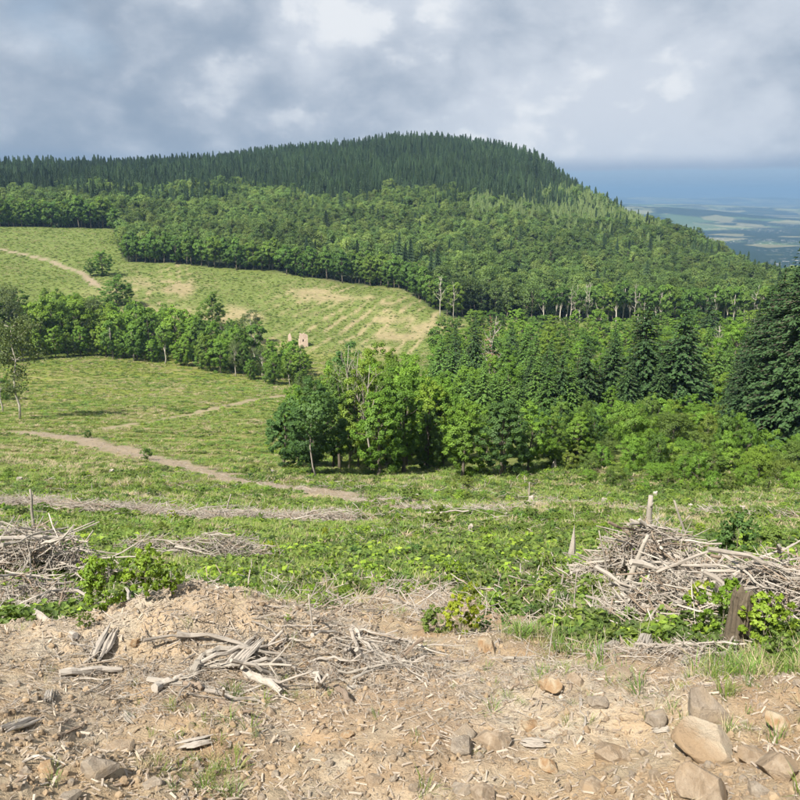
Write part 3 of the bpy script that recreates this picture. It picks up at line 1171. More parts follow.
# ------------------------------------------------------------------ geometry-node masses (woods, ground cover, litter)
def scatter(name, protos, pos, rot, scl, label, cat, idx=None):
    """one object whose points each carry one of the given meshes"""
    pc = bpy.data.collections.new(name + '_kinds')
    for i, me in enumerate(protos):
        pc.objects.link(bpy.data.objects.new('%s_kind_%02d' % (name, i), me))
    n = len(pos)
    me = bpy.data.meshes.new(name)
    me.vertices.add(n)
    me.vertices.foreach_set('co', np.asarray(pos, np.float32).ravel())
    a = me.attributes.new('rot', 'FLOAT_VECTOR', 'POINT')
    a.data.foreach_set('vector', np.asarray(rot, np.float32).ravel())
    a = me.attributes.new('scl', 'FLOAT_VECTOR', 'POINT')
    a.data.foreach_set('vector', np.asarray(scl, np.float32).ravel())
    a = me.attributes.new('idx', 'INT', 'POINT')
    a.data.foreach_set('value', np.asarray(R.integers(0, len(protos), n) if idx is None else idx, np.int32))
    me.update()
    o = bpy.data.objects.new(name, me)
    COL.objects.link(o)
    g = bpy.data.node_groups.new(name, 'GeometryNodeTree')
    g.interface.new_socket('Geometry', in_out='INPUT', socket_type='NodeSocketGeometry')
    g.interface.new_socket('Geometry', in_out='OUTPUT', socket_type='NodeSocketGeometry')
    gi = g.nodes.new('NodeGroupInput')
    go = g.nodes.new('NodeGroupOutput')
    ip = g.nodes.new('GeometryNodeInstanceOnPoints')
    ci = g.nodes.new('GeometryNodeCollectionInfo')
    ci.inputs['Collection'].default_value = pc
    ci.inputs['Separate Children'].default_value = True
    ci.inputs['Reset Children'].default_value = True

    def named(nm, typ):
        nd = g.nodes.new('GeometryNodeInputNamedAttribute')
        nd.data_type = typ
        nd.inputs[0].default_value = nm
        return nd.outputs[0]
    ip.inputs['Pick Instance'].default_value = True
    g.links.new(gi.outputs[0], ip.inputs['Points'])
    g.links.new(ci.outputs[0], ip.inputs['Instance'])
    g.links.new(named('idx', 'INT'), ip.inputs['Instance Index'])
    g.links.new(named('rot', 'FLOAT_VECTOR'), ip.inputs['Rotation'])
    g.links.new(named('scl', 'FLOAT_VECTOR'), ip.inputs['Scale'])
    g.links.new(ip.outputs[0], go.inputs[0])
    md = o.modifiers.new('scatter', 'NODES')
    md.node_group = g
    o['kind'] = 'stuff'
    o['label'] = label
    o['category'] = cat
    return o


def upright(n, tilt=0.06):
    return np.stack([R.normal(size=n) * tilt, R.normal(size=n) * tilt, R.uniform(0, 6.283, n)], 1)


def hill_forest():
    step = 5.0
    xs, ys = np.meshgrid(np.arange(-860, 800, step), np.arange(380, 1480, step))
    x = xs.ravel() + R.uniform(-0.48, 0.48, xs.size) * step
    y = ys.ravel() + R.uniform(-0.48, 0.48, xs.size) * step
    D = np.hypot(x, y)
    az = np.arctan2(x, y)
    ok = (np.abs(az) < 0.60) & (D > forest_edge(x, y) + 7) & (D < 1450)
    x, y, D, az = x[ok], y[ok], D[ok], az[ok]
    z = H(x, y)
    # leave out what lies hidden behind the hill top
    sl = (z + 24 - EYE) / D
    b = np.round(az / 0.004).astype(int)
    order = np.argsort(D)
    best = {}
    keep = np.zeros(len(x), bool)
    for i in order:
        m = best.get(b[i], -9)
        keep[i] = sl[i] > m - 0.022
        best[b[i]] = max(m, (z[i] + 10 - EYE) / D[i])
    x, y, z, D, az = x[keep], y[keep], z[keep], D[keep], az[keep]
    px = np.empty(len(x))
    py = np.empty(len(x))
    for i in range(len(x)):
        px[i], py[i] = project(x[i], y[i], z[i])
    lim = np.interp(px, [-200, 0, 110, 200, 250, 320, 345, 420, 480, 560, 640, 700], [206, 206, 206, 203, 196, 203, 206, 203, 206, 204, 216, 222])
    lim = lim + 15 * fbm(x / 55, y / 55, 61, 4) + R.normal(size=len(x)) * 3.0
    con = py < lim
    pale = (~con) & (px > 470) & (px < 660) & (py < lim + 24) & (R.random(len(x)) < 0.75)
    mixed = (~con) & (px > 300) & (R.random(len(x)) < 0.10 * sstep(fbm(x / 40, y / 40, 65, 2), -0.2, 0.5) + 0.02)
    C = con | mixed
    spr = [conifer_small(22, w, 12, 'needle_far') for w in (7.6, 6.8, 8.8)]
    sprp = [conifer_small(20, w, 11, 'needle_pale') for w in (6.5, 7.5)]
    brd = [broadleaf_small(18, w, 40, 1900, 0.50, 'leaf_far', lo) for w, lo in ((10, 0.1), (11.5, 0.08), (9, 0.15), (12.5, 0.08), (9.5, 0.0), (8, 0.1))]
    i = np.where(C & (R.random(len(x)) < np.clip(0.62 + 0.5 * fbm(x / 35, y / 35, 64, 2), 0.22, 1)))[0]
    s = np.where(R.random(len(i)) < 0.75, R.uniform(0.60, 0.95, len(i)), R.uniform(0.85, 1.25, len(i))) * (1 + 0.15 * fbm(x[i] / 80, y[i] / 80, 62, 2))
    scatter('conifer_forest', spr, np.stack([x, y, z], 1)[i], upright(len(i), 0.02), np.stack([s * R.uniform(0.8, 1.5, len(i)), s * R.uniform(0.8, 1.5, len(i)), s], 1), 'dark spruce forest covering the top of the hill', 'forest')
    i = np.where(pale & ~mixed)[0]
    s = R.uniform(0.6, 1.0, len(i))
    scatter('pale_conifer_forest', sprp, np.stack([x, y, z], 1)[i], upright(len(i), 0.02), np.stack([s, s, s], 1), 'paler young conifers mixed along the shoulder of the hill', 'forest')
    i = np.where(~C & ~pale & (R.random(len(x)) < 0.72))[0]
    s = R.uniform(0.55, 1.1, len(i)) * (1 + 0.35 * fbm(x[i] / 45, y[i] / 45, 63, 3))
    scatter('broadleaf_forest', brd, np.stack([x, y, z], 1)[i], upright(len(i), 0.04), np.stack([s * 1.08, s * 1.08, s], 1), 'dense green broadleaf forest covering the lower hill', 'forest')
    print('forest', len(x), 'conifers', int(C.sum()))


hill_forest()

# ------------------------------------------------------------------ trees that can be told apart
def forest_edge_trees():
    objs = []
    k = 62
    for i in range(k):
        f = i / (k - 1)
        px = 128 + f * 330 + R.uniform(-2, 2)
        az, _ = ray_at(px, 275)
        d0 = float(np.interp(az, _az, _dd)) + R.uniform(0, 7)
        x, y = d0 * math.sin(az), d0 * math.cos(az)
        objs.append(plant('forest_edge_tree', pick(TALL) if R.random() < 0.5 else pick(MIDT), (x, y, hz(x, y)), R.uniform(16, 22), 19, 'tree', group='trees along the upper edge of the felled hillside'))
    number_labels(objs, '{} tall tree on the forest edge above the felled hillside')
    objs = []
    for i in range(30):
        px = -12 + i * 4.3 + R.uniform(-1.5, 1.5)
        az, _ = ray_at(px, 228)
        d0 = float(np.interp(az, _az, _dd)) + R.uniform(0, 8)
        x, y = d0 * math.sin(az), d0 * math.cos(az)
        objs.append(plant('pasture_edge_tree', pick(MIDT) if i < 21 else pick(TALL), (x, y, hz(x, y)), R.uniform(19, 26), 19, 'tree', group='trees along the top of the high pasture'))
    number_labels(objs, '{} tree of the wood above the high green pasture')
    objs = []
    for i in range(46):
        px = 545 + i * 5.2 + R.uniform(-2, 2)
        az, _ = ray_at(px, 322)
        d0 = float(np.interp(az, _az, _dd)) + R.uniform(-6, 10)
        x, y = d0 * math.sin(az), d0 * math.cos(az)
        pr = pick(TALLP) if R.random() < 0.7 else (pick(TALL) if R.random() < 0.6 else pick(DEAD))
        objs.append(plant('bare_stemmed_tree', pr, (x, y, hz(x, y)), R.uniform(17, 22), 15 if pr in DEAD else 19, 'tree', group='bare stemmed trees at the foot of the wooded hill'))
    number_labels(objs, '{} pale stemmed tree at the foot of the wooded hill')


forest_edge_trees()


def belt():
    """trees between the meadow and the felled hillside"""
    rows = {'front': [], 'second': [], 'third': [], 'fourth': [], 'back': []}
    looser = MIDT + MIDB + MIDB + [BG[0], BG[1], BB[1], BB[4], BT[0], BT[3], TALLP[1]]
    for row, dist, n in (('front', 5, 24), ('second', 18, 24), ('third', 34, 23), ('fourth', 52, 22), ('back', 70, 18)):
        for i in range(n):
            f = (i + R.uniform(-0.3, 0.3)) / (n - 1)
            px = -14 + 316 * f
            base = np.interp(px, [-20, 30, 90, 130, 200, 270, 310], [364, 362, 357, 361, 371, 386, 390])
            p = at(px, base)
            D = math.hypot(p[0], p[1]) + dist
            q = on(px, D) if False else np.array([p[0] / math.hypot(p[0], p[1]) * D, p[1] / math.hypot(p[0], p[1]) * D, 0])
            q[2] = hz(q[0], q[1])
            top = np.interp(px, [-20, 20, 60, 100, 130, 160, 200, 240, 270, 310], [288, 286, 292, 294, 297, 302, 310, 320, 334, 346]) + R.uniform(-5, 10)
            h = np.clip(height_to(q, px, top), 9, 24)
            if row == 'front':
                h *= R.uniform(0.5, 0.85)
            h *= R.uniform(0.78, 1.18)
            pr = pick(looser)
            bh = 15 if (pr in BG or pr in BB or pr in BT) else 18
            rows[row].append(plant('hedgerow_tree', pr, q, h, bh, 'tree', group='belt of trees behind the meadow', wide=R.uniform(0.8, 1.15)))
    skirt = []
    for i in range(44):
        px = -10 + 312 * (i + R.uniform(-0.4, 0.4)) / 43
        base = np.interp(px, [-20, 30, 90, 130, 200, 270, 310], [364, 362, 357, 361, 371, 386, 390])
        p = at(px, base)
        q = p[:2] * (1 + R.uniform(2, 60) / math.hypot(p[0], p[1]))
        skirt.append(plant('hedgerow_bush', pick(SHR + SHM + SHH), (q[0], q[1], hz(*q)), R.uniform(4, 8.5), 5, 'bush', group='bushes along the foot of the tree belt', wide=R.uniform(0.9, 1.3), names=('stem', 'foliage')))
    number_labels(skirt, '{} bush along the foot of the trees behind the meadow')
    for row, objs in rows.items():
        number_labels(objs, '{} tree in the ' + row + ' row of trees behind the meadow')
    for px, base, top, lab in ((113, 359, 318, 'tall tree with white trunk at the edge of the meadow, in the belt'), (134, 361, 322, 'dark full tree with short pale trunk at the meadow edge')):
        p = at(px, base)
        h = height_to(p, px, top)
        plant('broadleaf_tree', (recolour(TALL[0][0], 'pale_wood'), TALL[0][1]), p, h, 19.5, 'tree', lab)
    for px, base, top, pr, wd, bh, lab in (
            (103, 275, 247, BT[0], 1.6, 15, 'lone dark round tree beside the sandy path on the high pasture'),
            (91, 276, 258, BT[2], 1.1, 15, 'small round tree touching the lone dark tree on the high pasture'),
            (116, 306, 272, BT[4], 1.6, 15, 'wide spreading tree at the top of the valley belt below the pasture path'),
            (212, 328, 288, BT[4], 1.1, 15, 'round crowned tree with bare lower limbs below the felled hillside'),
            (252, 344, 304, BG[1], 1.2, 15, 'grey green hazy tree standing alone below the felled hillside'),
            (238, 342, 318, BG[0], 1.1, 15, 'low grey green tree left of the hazy grey tree'),
            (45, 306, 284, BT[1], 1.0, 15, 'small dark tree poking above the belt under the pasture path'),
            (168, 330, 305, BB[0], 1.2, 15, 'light green round tree above the middle of the tree belt'),
            (440, 316, 275, DEAD[2], 1.0, 15, 'pale dead tree standing in front of the forest corner'),
            (454, 318, 281, DEAD[0], 1.0, 15, 'whitish bare tree at the forest corner right of the pale dead tree'),
            (588, 322, 282, DEAD[1], 1.0, 15, 'broad pale bare trunk at the hill foot above the young conifers')):
        p = at(px, base)
        plant('tree', pr, p, height_to(p, px, top), bh, 'tree', lab, None, wd)
    # thin tree at the frame's edge, standing on the meadow
    p = at(20, 419)
    h = height_to(p, 20, 322)
    m = MB()
    s = h
    tp = np.array([(0, 0, -0.02), (0.012, 0, 0.14), (-0.02, 0, 0.30), (-0.01, 0.01, 0.45), (0.03, 0, 0.62), (0.0, 0, 0.8), (0.02, 0, 0.95)]) * s
    m.tube(tp, np.array([0.014, 0.011, 0.010, 0.009, 0.007, 0.005, 0.002]) * s, 6)
    lb = MB()
    P, N = [], []
    for _ in range(46):
        i = R.integers(2, 7)
        a = tp[i]
        ang = R.uniform(0, 6.28)
        l = s * R.uniform(0.10, 0.33) * (0.4 if i < 4 else 1)
        b = a + np.array([math.cos(ang) * l, math.sin(ang) * l, l * R.uniform(0.1, 0.7)])
        pl = bend_line(a, b, 5, 0.1)
        lb.tube(pl, np.linspace(0.0035, 0.0008, 5) * s, 4, False)
        k = 120 if i >= 4 else 30
        t = R.uniform(0.4, 1.05, k)[:, None]
        P.append(a + (b - a) * t + R.normal(size=(k, 3)) * 0.035 * s)
        N.append(unit(k) + np.array([0, 0, 0.4]))
    cw = MB()
    P, N = np.vstack(P), np.vstack(N)
    cw.quads(P, N, 0.50 * R.uniform(0.7, 1.3, len(P)), 0.4, R.random(len(P)), bend=0.08)
    o = thing('slender_tree', p)
    part('trunk', m.build('trunk', 'bark_pale', True), o)
    part('limbs', lb.build('limbs', 'bark_pale', True), o)
    part('crown', cw.build('crown', 'leaf_grey'), o)
    tag(o, 'slender sparse tree with pale trunk standing alone at the meadow edge', 'tree')
    p = at(3, 412)
    plant('slender_tree', DEAD[1], p, height_to(p, 3, 352), 15, 'tree', 'thin dark bare stem beside the slender sparse tree')
    for px, base, top, lab in ((88, 438, 428, 'small dark bush at the edge of the dirt track'), (147, 460, 446, 'round bright bush standing in the middle of the dirt track'),
                               (5, 400, 372, 'bluish bush under the slender tree at the meadow edge')):
        p = at(px, base)
        plant('bush', pick(SHM), p, height_to(p, px, top), 5, 'bush', lab, wide=1.0, names=('stem', 'foliage'))


belt()


def grove():
    objs = []
    spec = [  # px, base y, top y, kind, width, label
        (284, 468, 392, BBL[0], 1.15, 'bluish green alder-like tree at the left end of the grove'),
        (313, 476, 378, BBL[2], 1.10, 'big rounded dark green tree at the left end of the grove front'),
        (340, 470, 372, BT[3], 0.95, 'narrow green tree behind the white slanting stem in the grove'),
        (378, 478, 372, BB[1], 1.05, 'bright yellow green tree in the middle of the grove front'),
        (404, 474, 352, BB[3], 0.9, 'tall bright tree behind the yellow green one in the grove'),
        (428, 470, 400, BT[0], 0.9, 'low green tree right of the yellow green tree in the grove'),
        (462, 478, 392, BB[0], 1.15, 'light green tree in the right half of the grove front'),
        (440, 466, 372, BB[4], 0.85, 'pale yellowish tree in the middle of the grove behind the front'),
        (500, 477, 386, BBL[1], 1.25, 'broad dark green tree in the right half of the grove'),
        (528, 472, 402, BB[2], 1.1, 'light green spreading tree at the right end of the grove front'),
        (552, 468, 408, BT[2], 1.0, 'full green tree where the grove meets the shrubs'),
        (575, 462, 402, BB[1], 1.0, 'bright tree behind the left edge of the shrub thicket')]
    for px, b, t, pr, w, lab in spec:
        p = at(px, b)
        plant('broadleaf_tree', pr, p, height_to(p, px, t), 15, 'tree', lab, 'trees of the grove below the felled slope', w)
    rows = [('second', 112, 17, 292, 600), ('third', 128, 13, 292, 470), ('fourth', 150, 12, 292, 450)]
    for nm, D, n, xa, xb in rows:
        objs = []
        for i in range(n):
            px = xa + (i + R.uniform(-0.25, 0.25)) * (xb - xa) / (n - 1)
            p = on(px, D + R.uniform(-5, 5))
            t = np.interp(px, [290, 330, 350, 400, 440, 480, 560, 600], [385, 366, 344, 346, 372, 392, 398, 400]) + R.uniform(-4, 10) - (8 if D > 140 else 0)
            h = height_to(p, px, t)
            src = R.choice(4, p=[0.34, 0.4, 0.12, 0.14])
            pr = pick((BT, BB, BBL, BG)[src])
            objs.append(plant('broadleaf_tree', pr, p, max(h, 5), 15, 'tree', None, 'trees of the grove below the felled slope', R.uniform(0.75, 0.95)))
        number_labels(objs, '{} broadleaf tree in the ' + nm + ' row of the grove')
    # slanting white stems
    p = at(313, 479)
    o = thing('young_tree', p)
    m = MB()
    s = height_to(p, 313, 415)
    m.tube(np.array([(0.06, 0, -0.02), (0.0, 0, 0.2), (-0.03, 0, 0.5), (-0.01, 0, 0.8), (0.01, 0.02, 1.0)]) * s, np.array([0.016, 0.012, 0.010, 0.008, 0.005]) * s, 6)
    part('trunk', m.build('trunk', 'pale_wood', True), o)
    c = broadleaf(10, 6, 14, 1600, 0.24, 0.45, 'leaf_blue')[1]
    k = part('crown', c, o)
    k.scale = (s / 7,) * 3
    tag(o, 'young tree with slim whitish trunk in front of the grove', 'tree')
    for px, b, t, lab in ((349, 470, 345, 'forked bone white dead tree rising out of the grove'), (358, 468, 352, 'slim white dead stem beside the forked dead tree'),
                          (369, 472, 365, 'thin grey dead stem right of the forked dead tree')):
        p = at(px, b)
        h = height_to(p, px, t)
        tk, br = MB(), MB()
        r = 0.16
        f = [(0, 0, -0.2), (0.2, 0, h * 0.18), (-0.25, 0.1, h * 0.38), (0.15, 0, h * 0.55), (-0.05, 0, h * 0.78), (0.25, 0.1, h)]
        tk.tube(f, [r, r * 0.9, r * 0.8, r * 0.65, r * 0.45, r * 0.15], 6)
        for a0, dx, up in ((2, -0.9, 0.30), (2, 1.0, 0.26), (3, -0.9, 0.28), (3, 0.9, 0.3), (4, -0.7, 0.16), (4, 0.8, 0.18)):
            a = np.array(f[a0])
            b2 = a + np.array([dx * R.uniform(0.7, 1.5), R.normal() * 0.5, up * h * 0.8])
            pl = bend_line(a, b2, 6, 0.08)
            br.tube(pl, np.linspace(r * 0.5, r * 0.1, 6), 5, False)
            for _ in range(4):
                c = pl[R.integers(2, 6)]
                br.tube(bend_line(c, c + np.array([R.normal() * 0.7, R.normal() * 0.4, R.uniform(0.6, 1.6)]), 4, 0.08), np.linspace(0.035, 0.01, 4), 3, False)
        o = thing('dead_tree', p)
        part('trunk', tk.build('trunk', 'pale_wood', True), o)
        part('branches', br.build('branches', 'pale_wood', True), o)
        tag(o, lab, 'tree')


grove()


def conifers():
    spec = [(643, 158, 292, COND[0], 1.2, 'tall dark spruce left of the two tallest behind the shrubs'), (680, 158, 297, COND[1], 1.3, 'broad dark spruce right of the two tallest behind the shrubs'),
            (546, 150, 346, COND[0], 1.15, 'dark spruce standing above the left end of the thicket'), (562, 146, 352, COND[2], 1.1, 'second dark spruce above the left end of the thicket'),
            (586, 152, 334, COND[1], 1.2, 'dark spruce midway between grove and the two tallest spruces'), (530, 156, 356, COND[3], 1.1, 'dark spruce just above the right end of the grove'),
            (660, 150, 356, COND[3], 1.1, 'short dark spruce in front of the two tallest spruces'), (628, 152, 350, COND[2], 1.1, 'short dark spruce left of the tallest spruce'),
            (662, 190, 338, CON[2], 1.0, 'lower spruce between the two tallest spruces'), (612, 156, 326, COND[3], 1.2, 'slim spruce left of the two tallest spruces'),
            (704, 196, 322, CON[0], 0.95, 'green spruce right of the broad dark spruce'), (704, 330, 291, COND[2], 1.0, 'dark conical conifer at the foot of the wooded hill'),
            (724, 176, 352, CON[3], 0.9, 'small spruce in front of the dark spruce stand'),
            (455, 210, 322, COND[1], 0.75, 'ragged dark conifer at the left end of the conifer rows'), (474, 228, 311, COND[0], 0.85, 'tall conifer beside the brown dead larch'),
            (511, 235, 323, COND[2], 0.9, 'small pointed conifer right of the brown dead larch')]
    for px, D, t, pr, w, lab in spec:
        p = on(px, D)
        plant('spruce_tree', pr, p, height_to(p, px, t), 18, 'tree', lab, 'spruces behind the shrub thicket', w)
    p = on(489, 222)
    h = height_to(p, 489, 316)
    tk, br = dead_tree(15, 6, 26, 'bark_pale', 0.25)
    lf = conifer(15, 5.0, 0.8, 6, 5, 'leaf_brown', 0.35, 0.35, 0.6)[1]
    o = thing('dead_larch', p, 0, h / 15)
    part('trunk', tk, o)
    part('branches', br, o)
    part('crown', lf, o)
    tag(o, 'brown dead larch with a pale trunk among the conifers', 'tree')
    for nm, D, n, x0, x1, ylo in (('front', 150, 15, 455, 640, 366), ('second', 170, 18, 450, 730, 350), ('third', 198, 18, 450, 740, 342), ('back', 228, 18, 440, 740, 333)):
        objs = []
        for i in range(n):
            px = x0 + (i + R.uniform(-0.3, 0.3)) * (x1 - x0) / (n - 1)
            p = on(px, D + R.uniform(-6, 6))
            t = ylo + R.uniform(-9, 14)
            h = max(height_to(p, px, t), 6)
            objs.append(plant('mixed_young_tree', *((pick(CON), p, h, 18) if R.random() < 0.6 else (pick(BB), p, h * 0.85, 15)), 'tree', None, 'rows of young conifers beyond the grove', R.uniform(1.0, 1.35)))
        number_labels(objs, '{} young tree in the ' + nm + ' conifer row beyond the grove')
    objs = []
    for px, D, t in ((742, 150, 322), (752, 142, 300), (762, 138, 280), (773, 132, 262), (787, 126, 240), (801, 120, 228), (820, 118, 222), (840, 122, 230), (770, 155, 270), (795, 150, 246), (745, 126, 345), (812, 140, 236)):
        p = on(px, D)
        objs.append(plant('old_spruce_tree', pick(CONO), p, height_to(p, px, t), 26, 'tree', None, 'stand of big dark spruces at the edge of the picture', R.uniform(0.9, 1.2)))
    number_labels(objs, '{} big dark spruce of the tall stand beside the shrub thicket')
    # broadleaf trees filling the valley behind
    for nm, D, n, tops in (('nearer', 270, 30, (328, 342)), ('middle', 305, 32, (322, 334)), ('farther', 350, 34, (317, 328)), ('last', 405, 38, (303, 316))):
        objs = []
        for i in range(n):
            px = 440 + (i + R.uniform(-0.3, 0.3)) * 380 / (n - 1)
            p = on(px, D + R.uniform(-12, 12))
            h = max(height_to(p, px, R.uniform(*tops)), 6)
            objs.append(plant('valley_tree', pick(MIDB) if R.random() < 0.6 else pick(MIDT), p, h, 18, 'tree', None, 'light green trees of the valley floor', R.uniform(1.1, 1.5)))
        number_labels(objs, '{} light tree of the ' + nm + ' valley row behind the conifers')
    p = on(716, 215)
    plant('dead_tree', DEAD[2], p, height_to(p, 716, 325), 15, 'tree', 'bare whitish tree between the spruces and the dark stand', wide=1.2)
    p = on(733, 210)
    plant('broadleaf_tree', BB[4], p, height_to(p, 733, 313), 15, 'tree', 'light green round tree beside the big dark spruce stand', wide=1.2)


conifers()


def thicket():
    rows = []
    ys = [491, 482, 472, 462, 452, 442, 432, 422, 412, 402]
    nm = 'first second third fourth fifth sixth seventh eighth ninth tenth'.split()
    for k, y in enumerate(ys):
        objs = []
        n = 13 if k < 3 else 15
        x0 = [615, 590, 565, 552, 552, 556, 560, 566, 572, 580][k]
        for i in range(n):
            px = x0 + (i + R.uniform(-0.35, 0.35)) * (815 - x0) / (n - 1)
            p = at(px, y + R.uniform(-3, 3))
            h = metres(p, R.uniform(15, 32) * (0.75 if k == 0 else 1) * (0.8 if k > 6 else 1) * (1.0 if R.random() < 0.8 else 1.35))
            src = R.choice(3, p=[0.6, 0.1, 0.3])
            tall = R.random() < 0.18
            objs.append(plant('shrub', pick((SHR, SHM, SHH)[src]), p, h * (1.5 if tall else 1), 5, 'shrub', None, 'thicket of young broadleaf shrubs', R.uniform(0.55, 0.75) if tall else R.uniform(0.8, 1.35), ('stem', 'foliage')))
        number_labels(objs, '{} leafy shrub in the ' + nm[k] + ' row up the thicket')


thicket()


def slope_bushes():
    spec = [  # px, base y, top y, kind, width, label
        (108, 606, 552, BUSH[1], 0.95, 'largest lime green leafy bush beside the earth mound'),
        (146, 600, 540, BUSH[0], 0.8, 'tall upright lime bush right of the largest lime bush'),
        (172, 596, 556, BUSH[2], 0.8, 'low lime bush at the back of the earth mound'),
        (90, 592, 552, BUSH[2], 0.75, 'small lime bush left of the largest lime bush'),
        (66, 568, 540, BUSH_B[0], 1.25, 'dark bluish round bush among the debris behind the lime bushes'),
        (460, 634, 588, BUSH_Y[0], 1.0, 'yellow leaved bush at the top of the bare gully'),
        (438, 632, 604, BUSH_H[1], 1.3, 'low green bush left of the yellow leaved bush'),
        (484, 632, 612, BUSH_B[2], 1.1, 'dark green seedling right of the yellow leaved bush'),
        (454, 586, 556, BUSH[0], 0.95, 'bright green bush above the yellow leaved bush'),
        (470, 600, 580, BUSH_Y[1], 1.0, 'small yellowish bush between the bright bush and the fern'),
        (513, 602, 584, BUSH_H[0], 1.6, 'spreading green fern clump on the bare patch'),
        (426, 578, 562, BUSH_H[2], 1.2, 'dark green low bush beside the bare gully'),
        (438, 526, 502, BUSH_H[0], 1.3, 'olive young tree standing alone in the middle of the slope'),
        (418, 560, 540, BUSH_B[1], 1.5, 'wide dark bramble clump on the middle of the slope'),
        (355, 560, 544, BUSH_B[0], 1.3, 'dark round bush above the earth mound'),
        (310, 600, 583, BUSH[1], 1.2, 'small bright plant behind the grey twig on the mound'),
        (288, 622, 612, BUSH[2], 0.9, 'tiny bright green seedling on the earth mound'),
        (735, 560, 508, BUSH_B[0], 0.85, 'bluish green sapling standing behind the fallen log'),
        (722, 556, 520, BUSH_B[2], 0.7, 'slim dark sapling left of the bluish green sapling'),
        (718, 640, 576, BUSH[1], 1.0, 'broad bright leafy bush in front of the brush pile beside the stump'),
        (760, 650, 588, BUSH[0], 0.95, 'bright leafy bush behind the broken stump'),
        (775, 665, 626, BUSH_H[2], 1.0, 'low leafy plant right of the broken stump'),
        (702, 616, 580, BUSH_Y[1], 0.9, 'yellowish leafy sprig at the edge of the brush pile'),
        (632, 566, 540, BUSH_Y[2], 0.6, 'thin yellowish sprig growing through the brush pile'),
        (695, 650, 634, BUSH_H[1], 1.1, 'small weed at the foot of the brush pile'),
        (745, 550, 536, BUSH_H[2], 1.5, 'low green clump right of the bluish sapling'),
        (540, 548, 538, BUSH_B[0], 1.3, 'small bluish plant left of the pale pointed snag'),
        (270, 556, 538, BUSH_Y[0], 0.9, 'yellow green tuft bush beside the debris pile'),
        (120, 520, 506, BUSH_H[1], 1.7, 'dark low bush in the row of debris'),
        (205, 520, 508, BUSH_B[1], 1.5, 'dark bush by the end of the debris row'),
        (172, 522, 508, BUSH_Y[2], 1.0, 'yellowish sprig in the row of debris'),
        (410, 500, 484, BUSH_H[0], 1.6, 'round bush where the dirt track meets the grove'),
        (462, 492, 474, BUSH_H[1], 1.7, 'rounded green bush at the foot of the grove'),
        (30, 582, 566, BUSH_Y[0], 1.1, 'yellowish weed among the sticks at the edge of the picture'),
        (300, 548, 538, BUSH_H[1], 1.4, 'small green clump right of the tuft bush on the slope'),
        (85, 628, 612, BUSH_H[0], 1.3, 'low green plant between the sticks and the earth mound'),
        (535, 520, 508, BUSH_H[2], 1.5, 'small round bush in the grass right of the olive tree'),
        (600, 545, 532, BUSH_H[0], 1.3, 'round clump left of the brush pile top'),
        (775, 545, 524, BUSH_H[1], 1.5, 'green clump at the edge of the picture above the fallen log')]
    for px, b, t, pr, w, lab in spec:
        p = at(px, b)
        h = max(metres(p, b - t) * 1.05, 0.08)
        plant('bush', pr, p, h, 1.0, 'bush', lab, None, w, ('stem', 'foliage'))


slope_bushes()


def slope_details():
    """low cut stumps and young saplings that stand out on the felled slope"""
    stump = []
    for q in range(3):
        m = MB()
        n = 10
        ang = np.arange(n) * 2 * math.pi / n
        rings = []
        for z, k in ((-0.3, 1.5), (0.05, 1.25), (0.5, 1.0), (0.95, 0.95)):
            rr = k * (1 + 0.12 * np.sin(ang * 3 + q) + 0.07 * R.normal(size=n))
            rings.append(np.stack([np.cos(ang) * rr, np.sin(ang) * rr, np.full(n, z) + (0.35 * R.random(n) if z > 0.9 else 0)], 1))
        v = np.vstack(rings + [[(0, 0, 0.85)]])
        f = [(i * n + k, i * n + (k + 1) % n, (i + 1) * n + (k + 1) % n, (i + 1) * n + k) for i in range(3) for k in range(n)]
        f += [(3 * n + k, 3 * n + (k + 1) % n, len(v) - 1) for k in range(n)]
        m.add(v, f)
        stump.append(m.build('stump', ('pale_wood', 'dead_wood', 'pale_wood')[q]))
    objs = []
    for px, py in ((436, 494), (447, 490), (531, 501), (506, 517), (417, 498), (562, 517), (690, 509), (216, 540), (112, 474), (61, 468), (272, 474), (182, 503), (332, 512), (604, 503), (470, 531), (655, 497), (372, 534), (742, 513), (245, 500), (20, 482)):
        p = at(px, py)
        r = metres(p, R.uniform(3.0, 5.5)) * 0.5
        o = bpy.data.objects.new('cut_stump', pick(stump))
        COL.objects.link(o)
        o.location = tuple(p)
        o.rotation_euler = (R.normal() * 0.08, R.normal() * 0.08, R.uniform(0, 6.28))
        o.scale = (r, r, r * R.uniform(1.3, 2.4))
        objs.append(tag(o, '', 'stump', 'low cut stumps on the felled slope'))
    number_labels(objs, '{} low weathered cut stump on the felled slope')
    objs = []
    for px, py, h in ((60, 520, 12), (150, 498, 12), (205, 540, 16), (260, 524, 13), (325, 540, 16), (352, 518, 12), (385, 548, 17), (398, 522, 11), (465, 548, 16), (486, 560, 16), (500, 538, 14), (545, 570, 20), (560, 532, 12), (585, 514, 13),
                     (610, 508, 13), (668, 528, 15), (700, 536, 15), (760, 520, 16), (330, 575, 20), (250, 582, 18), (385, 585, 20), (405, 600, 18), (530, 620, 20), (560, 600, 20), (660, 645, 18), (505, 628, 16), (282, 500, 10), (96, 490, 10)):
        p = at(px, py)
        objs.append(plant('sapling', pick(BUSH_H + BUSH + BUSH_Y[:1] + BUSH_B[:1]), p, metres(p, h), 1.0, 'sapling', None, 'young saplings on the felled slope', R.uniform(0.55, 0.95), ('stem', 'foliage')))
    number_labels(objs, '{} small leafy sapling on the felled slope')


slope_details()

